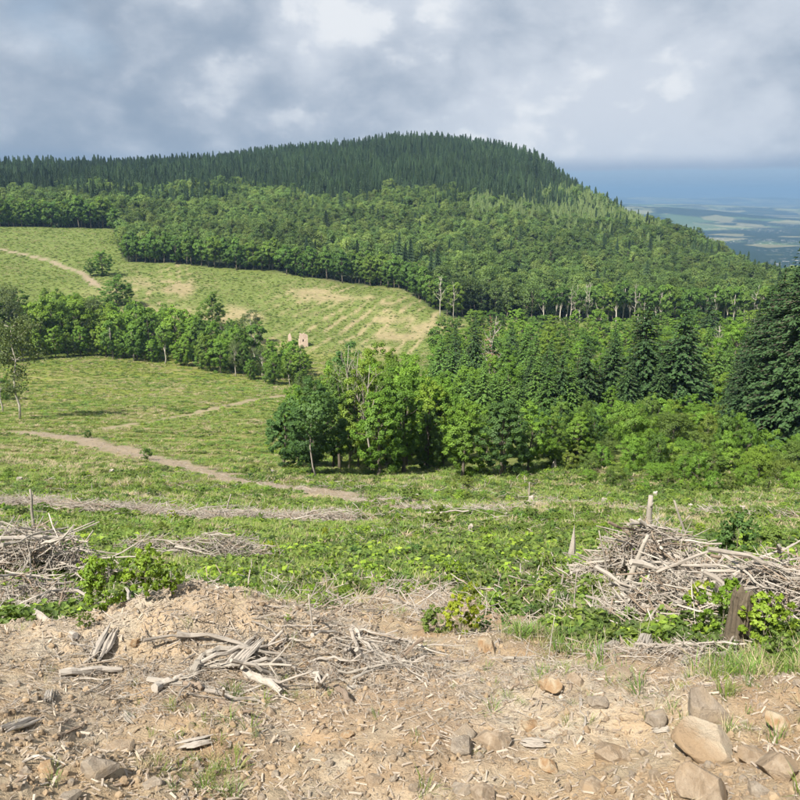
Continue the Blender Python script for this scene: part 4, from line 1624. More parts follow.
# ------------------------------------------------------------------ ground cover
def blade_tuft(n, h, w, spread, mat, curve=0.35):
    m = MB()
    for i in range(n):
        a = R.uniform(0, 6.28)
        r = spread * math.sqrt(R.random())
        b = np.array([math.cos(a) * r, math.sin(a) * r, -0.02 * h])
        lean = np.array([math.cos(a), math.sin(a), 0]) * R.uniform(0.1, curve) * h + R.normal(size=3) * 0.08 * h
        hh = h * R.uniform(0.55, 1.1)
        mid = b + lean * 0.4 + np.array([0, 0, hh * 0.6])
        tip = b + lean * 1.3 + np.array([0, 0, hh])
        s = np.array([-math.sin(a), math.cos(a), 0])
        s = s * w * 0.5 * R.uniform(0.7, 1.2)
        m.add([b - s, b + s, mid + s * 0.8, mid - s * 0.8, tip], [(0, 1, 2, 3), (3, 2, 4)], np.full(5, R.random()))
    return m.build('tuft', mat)


def leaf_clump(n, h, r, leaf, mat):
    m = MB()
    a = R.uniform(0, 6.28, n)
    rr = r * np.sqrt(R.random(n))
    z = h * (1 - (rr / r) ** 2 * 0.7) * R.uniform(0.25, 1.0, n)
    P = np.stack([np.cos(a) * rr, np.sin(a) * rr, z], 1)
    N = np.array([0, 0, 1.0]) + R.normal(size=(n, 3)) * 0.5 + P * 0.5 / r
    s = leaf * R.uniform(0.7, 1.3, n)
    m.quads(P, N, s * 1.4, s, R.random(n), bend=0.1)
    return m.build('clump', mat)


def brambles():
    """knee-high leafy clumps dotted over the felled slope, too many to count"""
    n = 6700
    az = R.uniform(-0.72, 0.72, n)
    D = np.exp(R.uniform(math.log(10), math.log(105), n))
    x, y = D * np.sin(az), D * np.cos(az)
    ok = R.random(n) < sstep(fbm(x * 0.13, y * 0.13, 77, 3), -0.15, 0.45) * (1 - np.clip(track_mask(x, y) * 1.5 + row_mask(x, y) * 0.5, 0, 1))
    x, y, D = x[ok], y[ok], D[ok]
    s = np.interp(D, [10, 30, 105], [0.16, 0.42, 1.0]) * R.uniform(0.5, 1.4, len(x))
    kinds = [BUSH_H[0][1], BUSH_H[1][1], recolour(BUSH[2][1], 'leaf_broad'), recolour(BUSH[0][1], 'leaf_bright'), BUSH[1][1], recolour(BUSH[2][1], 'leaf_grey'), BUSH_B[0][1]]
    scatter('brambles', kinds, np.stack([x, y, H(x, y) - 0.05 * s], 1), upright(len(x), 0.1), np.stack([s * 1.4, s * 1.4, s * 0.9], 1), 'knee-high bramble and fern clumps dotted over the felled slope', 'brambles',
            R.choice(7, len(x), p=[0.24, 0.2, 0.16, 0.14, 0.08, 0.1, 0.08]))


def ground_cover():
    kinds = [blade_tuft(34, 0.24, 0.045, 0.30, 'grass', 1.0), blade_tuft(30, 0.22, 0.045, 0.30, 'grass_green', 1.0), leaf_clump(60, 0.38, 0.34, 0.11, 'herb'), leaf_clump(46, 0.30, 0.36, 0.12, 'herb_dark'),
             blade_tuft(26, 0.30, 0.03, 0.26, 'grass_dry', 1.2), leaf_clump(55, 0.42, 0.3, 0.10, 'leaf_lime')]
    small = [blade_tuft(30, 0.10, 0.009, 0.12, 'grass', 1.0), blade_tuft(26, 0.09, 0.009, 0.11, 'grass_green', 1.0), leaf_clump(46, 0.16, 0.14, 0.045, 'herb'), leaf_clump(40, 0.12, 0.15, 0.045, 'herb_dark'),
             blade_tuft(24, 0.08, 0.007, 0.12, 'grass_dry', 1.6), leaf_clump(40, 0.20, 0.11, 0.045, 'leaf_lime')]

    def region(name, n, d0, d1, prob, size, label, hscale=1.0, az0=-0.56, az1=0.56, thin=None, kinds=kinds):
        az = R.uniform(az0, az1, n)
        D = np.exp(R.uniform(math.log(d0), math.log(d1), n))
        x, y = D * np.sin(az), D * np.cos(az)
        k = 1 - np.clip(np.maximum(np.maximum(soil_mask(x, y) * 1.5, track_mask(x, y) * 1.25), np.maximum(mid_soil(x, y) * 0.92, row_mask(x, y) * 0.7)), 0, 1)
        if thin is not None:
            k = k * thin(x, y)
        ok = R.random(n) < k
        x, y, D = x[ok], y[ok], D[ok]
        z = H(x, y)
        p = np.array(prob, float)
        fq = 1.0 if d0 > 18 else 4.0
        zone = fbm(x * 0.10 * fq, y * 0.10 * fq, 71, 3)
        zone2 = fbm(x * 0.16 * fq, y * 0.16 * fq, 75, 3)
        W = np.stack([p[0] * np.exp(-1.6 * zone2), p[1] * np.exp(1.5 * zone), p[2] * np.exp(2.0 * zone2), p[3] * np.exp(2.2 * zone2 + 1.0 * zone), p[4] * np.exp(-2.6 * zone), p[5] * np.exp(2.0 * zone)], 1)
        cdf = np.cumsum(W / W.sum(1, keepdims=True), 1)
        idx = (R.random(len(x))[:, None] > cdf).sum(1).clip(0, 5)
        s = size(D) * R.uniform(0.55, 1.35, len(x))
        scatter(name, kinds, np.stack([x, y, z], 1), upright(len(x), 0.12), np.stack([s, s, s * hscale], 1), label, 'ground cover', idx)
        return len(x)

    n0 = region('weeds', 46000, 4.6, 24, (0.27, 0.13, 0.24, 0.16, 0.16, 0.035), lambda D: np.interp(D, [4.6, 8, 14, 24], [0.65, 0.9, 1.4, 2.2]),
                'low weeds and short grass on the near part of the felled slope', 1.0, -0.98, 0.98, kinds=small)
    n = region('ground_cover', 66000, 19, 105, (0.27, 0.15, 0.25, 0.14, 0.15, 0.04), lambda D: np.interp(D, [19, 40, 60, 100], [0.55, 0.8, 1.0, 1.3]),
               'rough grass, weeds and brambles growing over the felled slope', 0.85, -0.72, 0.72)
    n2 = region('meadow_grass', 45000, 92, 345, (0.55, 0.14, 0.05, 0.02, 0.15, 0.02), lambda D: np.interp(D, [90, 150, 340], [1.3, 1.5, 2.3]),
                'yellow green grass of the meadow below the slope', 0.6, -0.56, 0.05, lambda x, y: 1 - 0.75 * meadow_rows(x, y))
    brambles()
    n3 = region('hillside_growth', 40000, 335, 700, (0.36, 0.20, 0.16, 0.06, 0.20, 0.02), lambda D: np.interp(D, [335, 700], [1.6, 2.6]),
                'grass and low regrowth on the far felled hillside and pasture', 0.55, -0.56, 0.12, lambda x, y: (np.hypot(x, y) < forest_edge(x, y) - 2) * np.clip(1 - 1.0 * felled_straw(x, y), 0.08, 1))
    print('cover', n0, n, n2, n3)
    # grass tufts on the bare soil
    px = R.uniform(-20, 820, 900)
    g = [blade_tuft(22, 0.075, 0.0035, 0.045, 'grass', 1.0), blade_tuft(18, 0.06, 0.003, 0.05, 'grass_dry', 1.3), blade_tuft(20, 0.085, 0.0035, 0.045, 'grass_green', 0.9)]
    az = R.uniform(-0.98, 0.98, 7400)
    D = np.exp(R.uniform(math.log(2.6), math.log(8.5), 7400))
    x, y = D * np.sin(az), D * np.cos(az)
    m = sstep(fbm(x * 1.1, y * 1.1, 73, 3), 0.12, 0.55) * 0.40 + 0.012 + 0.5 * sstep(x, 1.0, 2.2) * sstep(D, 4.4, 5.6) * sstep(fbm(x * 1.5, y * 1.5, 74, 2), -0.3, 0.3)
    ok = R.random(len(x)) < m
    x, y = x[ok], y[ok]
    s = R.uniform(0.4, 1.15, len(x))
    scatter('grass', g, np.stack([x, y, H(x, y)], 1), upright(len(x), 0.15), np.stack([s, s, s], 1), 'small grass tufts sprouting on the bare soil', 'grass', R.choice(3, len(x), p=[0.5, 0.3, 0.2]))
    # taller lush grass at the foot of the right brush pile
    c = [at(a, b) for a, b in ((770, 660), (750, 668), (800, 672), (775, 676), (560, 640), (585, 652), (540, 640), (760, 672), (525, 632))]
    P = []
    for q in c:
        P.append(q[:2] + R.normal(size=(34, 2)) * np.array([0.20, 0.12]))
    P = np.vstack(P)
    gl = [blade_tuft(14, 0.13, 0.006, 0.05, 'grass_green', 0.8), blade_tuft(12, 0.11, 0.005, 0.05, 'grass', 1.0), blade_tuft(12, 0.10, 0.004, 0.05, 'grass_dry', 1.2)]
    s = R.uniform(0.5, 1.2, len(P))
    scatter('lush_grass', gl, np.stack([P[:, 0], P[:, 1], H(P[:, 0], P[:, 1])], 1), upright(len(P), 0.1), np.stack([s, s, s], 1), 'lush long grass at the foot of the brush pile', 'grass')


ground_cover()

# ------------------------------------------------------------------ stones
def rock_mesh(seed, mat, planes=15, d0=0.48, d1=0.80):
    rs = np.random.default_rng(seed)
    bm_v, bm_f = icosphere(3)
    v = bm_v.copy()
    for _ in range(planes):
        n = rs.normal(size=3)
        n /= np.linalg.norm(n)
        d = rs.uniform(d0, d1)
        k = v @ n
        ex = np.maximum(k - d, 0)
        v = v - np.outer(ex * 1.0, n)
    v *= np.array([1, rs.uniform(0.7, 1.0), rs.uniform(0.55, 0.85)])
    v += 0.03 * np.stack([fbm(v[:, 0] * 3 + seed, v[:, 1] * 3 + v[:, 2], 81 + q, 2) for q in range(3)], 1)
    m = MB()
    m.add(v, bm_f)
    me = m.build('rock', mat)
    return me


def icosphere(sub):
    t = (1 + 5 ** 0.5) / 2
    v = [(-1, t, 0), (1, t, 0), (-1, -t, 0), (1, -t, 0), (0, -1, t), (0, 1, t), (0, -1, -t), (0, 1, -t), (t, 0, -1), (t, 0, 1), (-t, 0, -1), (-t, 0, 1)]
    v = [np.array(q) / np.linalg.norm(q) for q in v]
    f = [(0, 11, 5), (0, 5, 1), (0, 1, 7), (0, 7, 10), (0, 10, 11), (1, 5, 9), (5, 11, 4), (11, 10, 2), (10, 7, 6), (7, 1, 8), (3, 9, 4), (3, 4, 2), (3, 2, 6), (3, 6, 8), (3, 8, 9), (4, 9, 5), (2, 4, 11), (6, 2, 10), (8, 6, 7), (9, 8, 1)]
    for _ in range(sub):
        cache = {}
        nf = []

        def midp(a, b):
            k = (min(a, b), max(a, b))
            if k not in cache:
                q = (v[a] + v[b]) / 2
                v.append(q / np.linalg.norm(q))
                cache[k] = len(v) - 1
            return cache[k]
        for a, b, c in f:
            ab, bc, ca = midp(a, b), midp(b, c), midp(c, a)
            nf += [(a, ab, ca), (b, bc, ab), (c, ca, bc), (ab, bc, ca)]
        f = nf
    return np.array(v), f


def stones():
    # the big rock is orange on one side and cream on the other
    nt = MAT['rock_split'].node_tree
    t = NT(nt)
    tc = t.node('ShaderNodeTexCoord')
    sx = t.node('ShaderNodeSeparateXYZ')
    t.l.new(tc.outputs['Object'], sx.inputs[0])
    nz = t.noise(tc.outputs['Object'], 3.0, 5, 0.65)
    f = t.rng(t.math('ADD', sx.outputs[0], t.math('MULTIPLY', t.math('SUBTRACT', nz, 0.5), 0.9)), -0.55, 0.05, 0, 1)
    pb = [q for q in nt.nodes if q.type == 'BSDF_PRINCIPLED'][0]
    old = pb.inputs['Base Color'].links[0].from_socket
    t.l.new(t.mix(f, (0.31, 0.22, 0.135), t.mix(0.6, old, (0.47, 0.41, 0.32))), pb.inputs['Base Color'])
    kinds = {m: [rock_mesh(s, m) for s in range(k, k + 4)] for m, k in (('rock', 100), ('rock_cream', 200), ('rock_grey', 300), ('rock_split', 104))}
    kinds['rock_split'] = [rock_mesh(200, 'rock_split', 10, 0.60, 0.88)] * 4
    spec = [  # centre px, py, width px, height px, material, label
        (706, 738, 50, 38, 'rock_split', 'big two-toned orange and cream rock in the bare soil'),
        (706, 705, 40, 44, 'rock_grey', 'grey brown boulder just behind the orange and cream rock'),
        (654, 715, 22, 28, 'rock_grey', 'upright grey stone left of the orange and cream rock'),
        (706, 786, 46, 40, 'rock', 'angular tan rock below the orange and cream rock'),
        (782, 765, 40, 36, 'rock', 'large brown rock at the corner, right of the tan rock'),
        (752, 752, 26, 30, 'rock', 'brown rock half buried right of the orange and cream rock'),
        (784, 722, 28, 20, 'rock_cream', 'pale flat stone at the edge of the picture above the brown rock'),
        (598, 702, 22, 12, 'rock_grey', 'small grey stone left of the upright grey stone'),
        (610, 752, 34, 20, 'rock', 'flat brown stone lying in the soil below the upright stone'),
        (644, 752, 12, 11, 'rock_grey', 'small pale stone between the flat brown stone and cream rock'),
        (496, 740, 34, 24, 'rock', 'broad tan rock in the middle of the bare soil'),
        (461, 745, 30, 16, 'rock_grey', 'flat grey stone left of the broad tan rock'),
        (462, 733, 26, 12, 'rock_grey', 'flat weathered stone above the flat grey stone'),
        (530, 724, 20, 14, 'rock_cream', 'ochre stone right of the broad tan rock'),
        (550, 764, 20, 18, 'rock_cream', 'whitish stone low in the middle of the bare soil'),
        (483, 793, 30, 18, 'rock', 'tan stone at the bottom edge of the picture'),
        (462, 788, 22, 14, 'rock_grey', 'grey stone beside the tan stone at the bottom edge'),
        (415, 787, 14, 10, 'rock_grey', 'small bluish grey stone near the bottom edge'),
        (549, 683, 24, 18, 'rock_cream', 'cream stone in the low bank of soil'),
        (487, 645, 24, 20, 'rock_cream', 'rounded cream stone at the top of the bare gully'),
        (438, 666, 12, 10, 'rock_cream', 'small cream pebble in the bare gully'),
        (97, 768, 34, 26, 'rock_grey', 'rounded grey brown rock with a grass tuft in front'),
        (151, 784, 16, 12, 'rock_grey', 'small pale triangular stone right of the rounded rock'),
        (46, 768, 18, 9, 'rock_cream', 'small flat pale stone left of the rounded rock'),
        (70, 797, 20, 9, 'rock_grey', 'grey stone cut by the bottom edge below the rounded rock'),
        (122, 748, 26, 8, 'rock', 'flat slab barely showing above the rounded rock'),
        (303, 664, 14, 10, 'rock_cream', 'cream stone among the sticks on the mound'),
        (314, 670, 16, 12, 'rock_grey', 'grey stone beside the cream stone on the mound'),
        (134, 641, 10, 14, 'rock_cream', 'white stone standing on the left side of the mound'),
        (348, 734, 14, 8, 'rock_cream', 'small cream stone in the soil below the mound'),
        (373, 780, 18, 12, 'rock', 'tan stone near the middle of the bottom edge'),
        (270, 712, 12, 9, 'rock', 'tan pebble under the long stick on the mound'),
        (100, 577, 15, 10, 'rock_cream', 'pale stone at the foot of the lime bushes'),
        (398, 576, 16, 12, 'rock_grey', 'rounded stone at the head of the bare gully'),
        (437, 574, 10, 12, 'rock', 'brown stone beside the head of the bare gully'),
        (577, 680, 18, 14, 'rock', 'brown stone in the soil left of the grass tufts'),
        (621, 674, 30, 12, 'rock', 'low earth-coloured stone at the edge of the grass'),
        (760, 790, 22, 14, 'rock_grey', 'grey stone in the lower corner between the tan and brown rocks'),
        (590, 785, 22, 12, 'rock', 'tan stone left of the angular tan rock'),
        (655, 775, 16, 10, 'rock', 'small stone left of the angular tan rock top')]
    for i, (px, py, w, h, m, lab) in enumerate(spec):
        p = at(px, py + h * 0.32)
        s = metres(p, w) * 0.5 * 1.22
        hv = metres(p, h) * 0.5 * 1.15
        o = bpy.data.objects.new('rock', kinds[m][i % 4])
        COL.objects.link(o)
        o.location = (p[0], p[1] + s * 0.15, p[2] + hv * 0.28)
        o.rotation_euler = (R.uniform(-0.2, 0.2), R.uniform(-0.2, 0.2), R.uniform(0, 6.28))
        if m == 'rock_split':
            o.rotation_euler = (0.1, 0.12, 0.5)
        o.scale = (s, s, max(hv * 1.2, s * 0.55))
        tag(o, lab, 'rock', 'rocks in the bare soil')
    # gravel
    n = 28000
    az = R.uniform(-0.98, 0.98, n)
    D = np.exp(R.uniform(math.log(2.5), math.log(9), n))
    x, y = D * np.sin(az), D * np.cos(az)
    ok = R.random(n) < soil_mask(x, y) * (0.35 + 0.65 * sstep(fbm(x * 0.8, y * 0.8, 83, 3), -0.3, 0.5))
    x, y = x[ok], y[ok]
    s = 0.005 + 0.022 * R.random(len(x)) ** 5
    pk = []
    for q in range(3):
        bv, bf = icosphere(1)
        for m in ('rock', 'clod', 'clod', 'rock_grey'):
            mb = MB()
            mb.add(bv * R.uniform(0.75, 1.2, bv.shape), bf)
            pk.append(mb.build('pebble', m))
    scatter('gravel', pk, np.stack([x, y, H(x, y) + s * 0.2], 1), R.uniform(0, 6.28, (len(x), 3)), np.stack([s, s * 0.9, s * 0.7], 1), 'small stones and crumbs of earth on the bare soil', 'gravel')


stones()

# ------------------------------------------------------------------ dead wood
def stick_mesh(n_seg=6, sides=6, wob=0.05, fork=0, r=0.03, taper=0.55, mat='dead_wood'):
    """unit-length stick along X"""
    m = MB()
    p = bend_line((-0.5, 0, 0), (0.5, 0, 0), n_seg, wob)
    m.tube(p, np.linspace(r, r * taper, n_seg) * R.uniform(0.82, 1.18, n_seg), sides, True, 0.24)
    for _ in range(fork):
        i = R.integers(1, n_seg - 1)
        d = np.array([R.uniform(0.12, 0.3), R.normal() * 0.12, R.normal() * 0.12])
        m.tube(bend_line(p[i], p[i] + d, 4, 0.08), np.linspace(r * 0.5, r * 0.15, 4), 5)
    return m.build('stick', mat)


def plank_mesh(mat='pale_wood'):
    """broken splinter of a trunk: bundles of fibres of unequal length, torn at both ends"""
    m = MB()
    k = 6
    for i in range(k):
        y = (i - (k - 1) / 2) / k * 0.20
        a = -0.5 + abs(R.normal()) * 0.13
        b = 0.5 - abs(R.normal()) * 0.13
        zz = R.normal() * 0.012 - abs(y) * 0.25
        n = 5
        p = np.stack([np.linspace(a, b, n), y + R.normal(size=n) * 0.006, zz + R.normal(size=n) * 0.006], 1)
        m.tube(p, np.array([0.35, 1.0, 1.05, 0.95, 0.25]) * R.uniform(0.020, 0.030), 5, True, 0.3)
    return m.build('splinter', mat)


STK = {m: [stick_mesh(8, 6, 0.08, k % 4, 0.028, 0.4, m) for k in range(5)] for m in ('dead_wood', 'dead_wood_warm', 'pale_wood')}
THIN = {m: [stick_mesh(7, 5, 0.08, k % 3, 0.011, 0.4, m) for k in range(5)] for m in ('dead_wood', 'dead_wood_warm', 'pale_wood')}
LOG = {m: [stick_mesh(7, 9, 0.06, k % 2, 0.07, 0.65, m) for k in range(3)] for m in ('dead_wood', 'dead_wood_warm', 'pale_wood')}
PLK = {m: [plank_mesh(m) for k in range(3)] for m in ('dead_wood', 'pale_wood', 'dead_wood_warm')}


def stick_between(a, b, me, thick=1.0, name='stick'):
    a = np.asarray(a, float)
    b = np.asarray(b, float)
    d = Vector((b - a).tolist())
    L = d.length
    o = bpy.data.objects.new(name, me)
    COL.objects.link(o)
    o.location = tuple(((a + b) / 2).tolist())
    q = d.to_track_quat('X', 'Z')
    o.rotation_euler = q.to_euler()
    o.scale = (L, L * thick, L * thick)
    return o


def px_stick(p0, p1, me, lift0=0.0, lift1=0.0, thick=1.0, name='stick'):
    a = at(*p0)
    b = at(*p1)
    a[2] += lift0
    b[2] += lift1
    return stick_between(a, b, me, thick, name)


WMAT = {k: k for k in ('dead_wood', 'dead_wood_warm', 'pale_wood')}


def singles():
    W, G, B = 'dead_wood_warm', 'dead_wood', 'pale_wood'
    flat = [  # both ends in the picture, kind, thickness, label
        ((60, 677), (122, 672), LOG[G][0], 0.85, 'thick grey log lying across the left side of the mound'),
        ((94, 667), (113, 630), PLK[G][0], 1.6, 'grey split root standing on the left side of the mound'),
        ((155, 692), (182, 680), LOG[G][1], 1.2, 'dark ended short log on the mound'),
        ((180, 682), (202, 692), LOG[W][0], 1.0, 'brown stub right of the dark ended log'),
        ((194, 676), (208, 656), LOG[B][0], 1.0, 'curved pale branch leading up to the broad splinter'),
        ((206, 657), (236, 651), LOG[B][1], 0.8, 'pale bent branch beside the broad splinter'),
        ((229, 673), (262, 640), PLK[G][1], 1.7, 'broad flat grey splinter lying on the mound'),
        ((246, 675), (281, 695), LOG[B][2], 1.0, 'stout pale branch below the broad splinter'),
        ((205, 692), (278, 710), STK[G][0], 1.0, 'long grey branch lying along the lower side of the mound'),
        ((315, 654), (358, 654), STK[B][1], 1.1, 'pale straight stick lying level right of the mound'),
        ((267, 650), (300, 634), STK[W][1], 1.0, 'brown stick leaning up the right side of the mound'),
        ((347, 690), (371, 680), STK[B][2], 1.0, 'pale thin stick right of the mound'),
        ((336, 690), (350, 704), LOG[W][1], 0.7, 'short brown stub below the pale thin stick'),
        ((352, 628), (400, 672), STK[G][2], 0.9, 'long grey branch sloping down right of the mound'),
        ((362, 638), (412, 682), STK[G][3], 0.8, 'second sloping grey branch right of the mound, lower one'),
        ((375, 650), (428, 686), THIN[G][0], 1.6, 'thin sloping grey branch right of the mound, lowest one'),
        ((0, 734), (37, 720), PLK[G][2], 0.9, 'grey flat stick at the left edge of the bare soil'),
        ((55, 738), (84, 724), STK[W][3], 0.8, 'thin brown stick right of the grey flat stick'),
        ((100, 708), (82, 708), THIN[W][0], 1.6, 'reddish twig in the soil left of the mound foot'),
        ((122, 712), (135, 726), PLK[B][0], 1.3, 'white chip of wood below the mound'),
        ((176, 750), (214, 741), PLK[G][0], 0.8, 'flat grey piece of wood in the middle of the left soil'),
        ((22, 764), (66, 766), THIN[G][1], 1.5, 'thin grey twig beside the flat pale stone'),
        ((47, 704), (50, 690), PLK[B][1], 1.2, 'small whitish splinter left of the mound'),
        ((560, 698), (584, 703), STK[G][4], 1.2, 'grey root end of the bent root in the soil'),
        ((580, 699), (583, 735), STK[G][0], 0.9, 'grey hanging bent root in the soil'),
        ((520, 745), (548, 748), PLK[G][1], 1.2, 'dark grey piece of wood right of the broad tan rock'),
        ((503, 662), (536, 660), STK[B][3], 0.8, 'yellowish stick at the top of the soil bank'),
        ((510, 692), (536, 686), THIN[W][1], 2.0, 'dark twig across the crack in the soil bank'),
        ((400, 664), (432, 684), THIN[G][2], 1.8, 'dark twig crossing the bare gully'),
        ((486, 648), (499, 640), STK[B][4], 1.1, 'pale peg of wood beside the rounded cream stone'),
        ((652, 732), (670, 731), PLK[B][2], 0.8, 'thin white splinter left of the orange and cream rock'),
        ((598, 655), (618, 646), LOG[B][0], 1.0, 'short white log on the grass in front of the brush pile'),
        ((576, 604), (592, 610), LOG[B][1], 2.0, 'pale sawn log end sticking out of the brush pile'),
        ((594, 608), (624, 602), LOG[B][2], 0.8, 'whitish log lying at the foot of the brush pile'),
        ((0, 597), (76, 640), LOG[G][2], 0.5, 'long grey log sloping down at the left edge'),
        ((46, 584), (84, 612), STK[B][0], 0.9, 'pale long stick crossing the left debris'),
        ((120, 588), (138, 614), STK[G][1], 0.9, 'grey stick leaning out of the lime bushes'),
        ((95, 540), (120, 546), STK[B][1], 1.0, 'whitish stick at the back of the left debris'),
        ((0, 532), (26, 541), LOG[B][1], 0.7, 'pale log at the left edge above the debris'),
        ((218, 556), (237, 543), STK[B][2], 0.9, 'straight pale stick leaning on the middle debris pile'),
        ((690, 558), (786, 574), STK[G][1], 0.8, 'long fallen trunk behind the brush pile'),
        ((697, 553), (728, 560), STK[B][3], 0.8, 'pale pole just above the long fallen trunk'),
        ((545, 600), (592, 628), THIN[G][3], 1.0, 'thin bare branch lying in front of the brush pile'),
        ((620, 620), (702, 608), LOG[W][2], 0.42, 'brown straight log along the front of the brush pile'),
        ((624, 610), (700, 597), LOG[G][0], 0.42, 'grey straight log just above the brown front log'),
        ((672, 578), (694, 584), LOG[W][0], 1.2, 'short dark thick log near the top of the brush pile'),
        ((786, 650), (800, 610), STK[B][4], 1.2, 'pale pole leaning at the right edge'),
        ((772, 588), (790, 578), LOG[B][0], 0.9, 'pale log stub at the right edge of the brush pile'),
        ((758, 584), (800, 602), STK[W][2], 0.9, 'brown pole at the right edge below the long fallen trunk'),
        ((700, 660), (712, 630), STK[B][0], 1.0, 'white forked branch standing in the grass below the pile'),
        ((682, 668), (690, 655), PLK[B][1], 1.4, 'whitish torn root in the grass below the pile'),
        ((640, 655), (652, 628), PLK[G][2], 1.5, 'old grey root stub in front of the brush pile')]
    logs, planks, thins = sum(LOG.values(), []), sum(PLK.values(), []), sum(THIN.values(), [])
    for a, b, me, th, lab in flat:
        base = 0.15 if me in logs else (0.19 if me in planks else (0.024 if me in thins else 0.065))
        px = (8.5 if me in logs else (12.0 if me in planks else (2.6 if me in thins else 4.6))) * (0.75 + 0.25 * min(th, 1.6))
        pa, pb = at(*a), at(*b)
        px = min(px, 1.1 * math.dist(a, b) * 0.35)
        wide = metres((pa + pb) / 2, px)
        L = math.dist(pa, pb)
        name = 'log' if 'log' in lab or 'trunk' in lab else ('root' if 'root' in lab else ('splinter' if me in planks else ('branch' if 'branch' in lab else 'stick')))
        o = px_stick(a, b, me, 0.0, 0.0, wide / (base * L), name)
        o.location.z += wide * 0.38
        tag(o, lab, name, 'dead wood lying about')
    up = [  # foot, top in the picture, thickness in pixels, kind, label
        ((643, 566), (645, 503), 8, B, 'pale straight trunk standing upright in the brush pile'),
        ((622, 592), (642, 540), 6, B, 'pale branch leaning up to the upright trunk in the pile'),
        ((612, 588), (596, 536), 2, G, 'thin stick poking out of the left of the brush pile'),
        ((698, 562), (671, 508), 3, B, 'long thin pole leaning left out of the brush pile'),
        ((652, 560), (654, 530), 3, B, 'short pale stick standing right of the upright trunk'),
        ((36, 548), (37, 498), 3.4, B, 'tall thin pale stake standing in the left debris'),
        ((45, 572), (37, 548), 2.2, W, 'reddish stick leaning beside the tall thin stake'),
        ((224, 518), (232, 496), 2.0, B, 'thin pale stick standing at the end of the debris row'),
        ((313, 632), (310, 596), 2.2, G, 'thin grey twig standing upright on the right of the mound'),
        ((529, 497), (529, 483), 1.6, B, 'thin pale stake standing in the grass at mid slope'),
        ((572, 620), (574, 575), 1.4, G, 'slim dry stalk standing left of the brush pile'),
        ((548, 660), (552, 620), 1.2, G, 'slim dry stalk standing in the grass right of the gully'),
        ((748, 588), (752, 570), 1.6, B, 'thin bare twig at the right end of the long fallen trunk')]
    for (fx, fy), (tx, ty), th, m, lab in up:
        p = at(fx, fy)
        top = p.copy()
        h = metres(p, fy - ty) * 1.12
        top[0] += metres(p, tx - fx)
        top[2] += h
        r = metres(p, th) * 0.5
        mb = MB()
        foot = np.array([0, 0, -0.06 * h])
        tip = top - p
        pl = bend_line(foot, tip, 7, 0.015)
        mb.tube(pl, np.linspace(r * 1.1, r * 0.55, 7), 7, True, 0.1)
        for q in range(2 if th > 2.3 else 1):
            j = int(R.integers(3, 6))
            mb.tube(bend_line(pl[j], pl[j] + np.array([R.normal() * 0.08, R.normal() * 0.08, 0.10]) * h, 3, 0.05), np.linspace(r * 0.35, r * 0.12, 3), 5)
        o = bpy.data.objects.new('upright_stick', mb.build('upright_stick', WMAT[m], True))
        COL.objects.link(o)
        o.location = tuple(p)
        tag(o, lab, 'stick', 'sticks standing upright')
    # pointed snags
    for px, b, t, w, lab in ((571, 563, 527, 8, 'pale pointed snag standing alone in the grass'), (29, 560, 524, 6, 'white splintered snag standing in the left debris'),
                             (34, 552, 531, 5, 'shorter white splinter right of the splintered snag'), (554, 470, 458, 6, 'small pale broken stump at the foot of the shrubs')):
        p = at(px, b)
        h = metres(p, b - t) * 1.1
        r = metres(p, w) * 0.5
        m = MB()
        m.tube([(0, 0, -0.05 * h), (0, 0, 0.25 * h), (0.1 * r, 0, 0.55 * h), (0.25 * r, 0, 0.8 * h), (0.3 * r, 0, h)], [r, r * 0.9, r * 0.6, r * 0.25, r * 0.04], 7, True, 0.2)
        o = bpy.data.objects.new('snag', m.build('snag', 'pale_wood'))
        COL.objects.link(o)
        o.location = tuple(p)
        tag(o, lab, 'snag')
    # the broken stump
    p = at(737, 646)
    h = metres(p, 52)
    r = metres(p, 19) * 0.5
    m = MB()
    n = 28
    ang = np.arange(n) * 2 * math.pi / n
    rings = []
    for z, k in ((-0.06, 1.45), (0.04, 1.2), (0.3, 1.0), (0.65, 0.95), (0.86, 1.0)):
        rr = r * k * (1 + 0.10 * np.sin(ang * 3 + z * 2) + 0.07 * np.sin(ang * 11 + 0.5) + 0.05 * R.normal(size=n))
        rings.append(np.stack([np.cos(ang) * rr, np.sin(ang) * rr, np.full(n, z * h)], 1))
    rt = r * 0.9
    rings.append(np.stack([np.cos(ang) * rt, np.sin(ang) * rt, h * (0.93 + 0.16 * R.random(n) * (R.random(n) < 0.5))], 1))
    rings.append(np.stack([np.cos(ang) * rt * 0.55, np.sin(ang) * rt * 0.55, h * (0.80 + 0.05 * R.random(n))], 1))
    v = np.vstack(rings + [[(0, 0, h * 0.76)]])
    f = []
    for i in range(len(rings) - 1):
        for q in range(n):
            f.append((i * n + q, i * n + (q + 1) % n, (i + 1) * n + (q + 1) % n, (i + 1) * n + q))
    for q in range(n):
        f.append(((len(rings) - 1) * n + q, (len(rings) - 1) * n + (q + 1) % n, len(v) - 1))
    m.add(v, f)
    o = thing('tree_stump', p)
    part('trunk', m.build('trunk', 'stump_bark', False), o)
    for a in (0.4, 2.2, 3.6, 5.2):
        rm = MB()
        rm.tube([(math.cos(a) * r * 0.8, math.sin(a) * r * 0.8, 0.14 * h), (math.cos(a) * r * 1.7, math.sin(a) * r * 1.7, 0.02 * h), (math.cos(a) * r * 2.6, math.sin(a) * r * 2.6, -0.08 * h)], [r * 0.4, r * 0.28, r * 0.12], 6)
        part('root', rm.build('root', 'stump_bark'), o)
    tag(o, 'broken dark tree stump standing in front of the brush pile', 'stump')


singles()


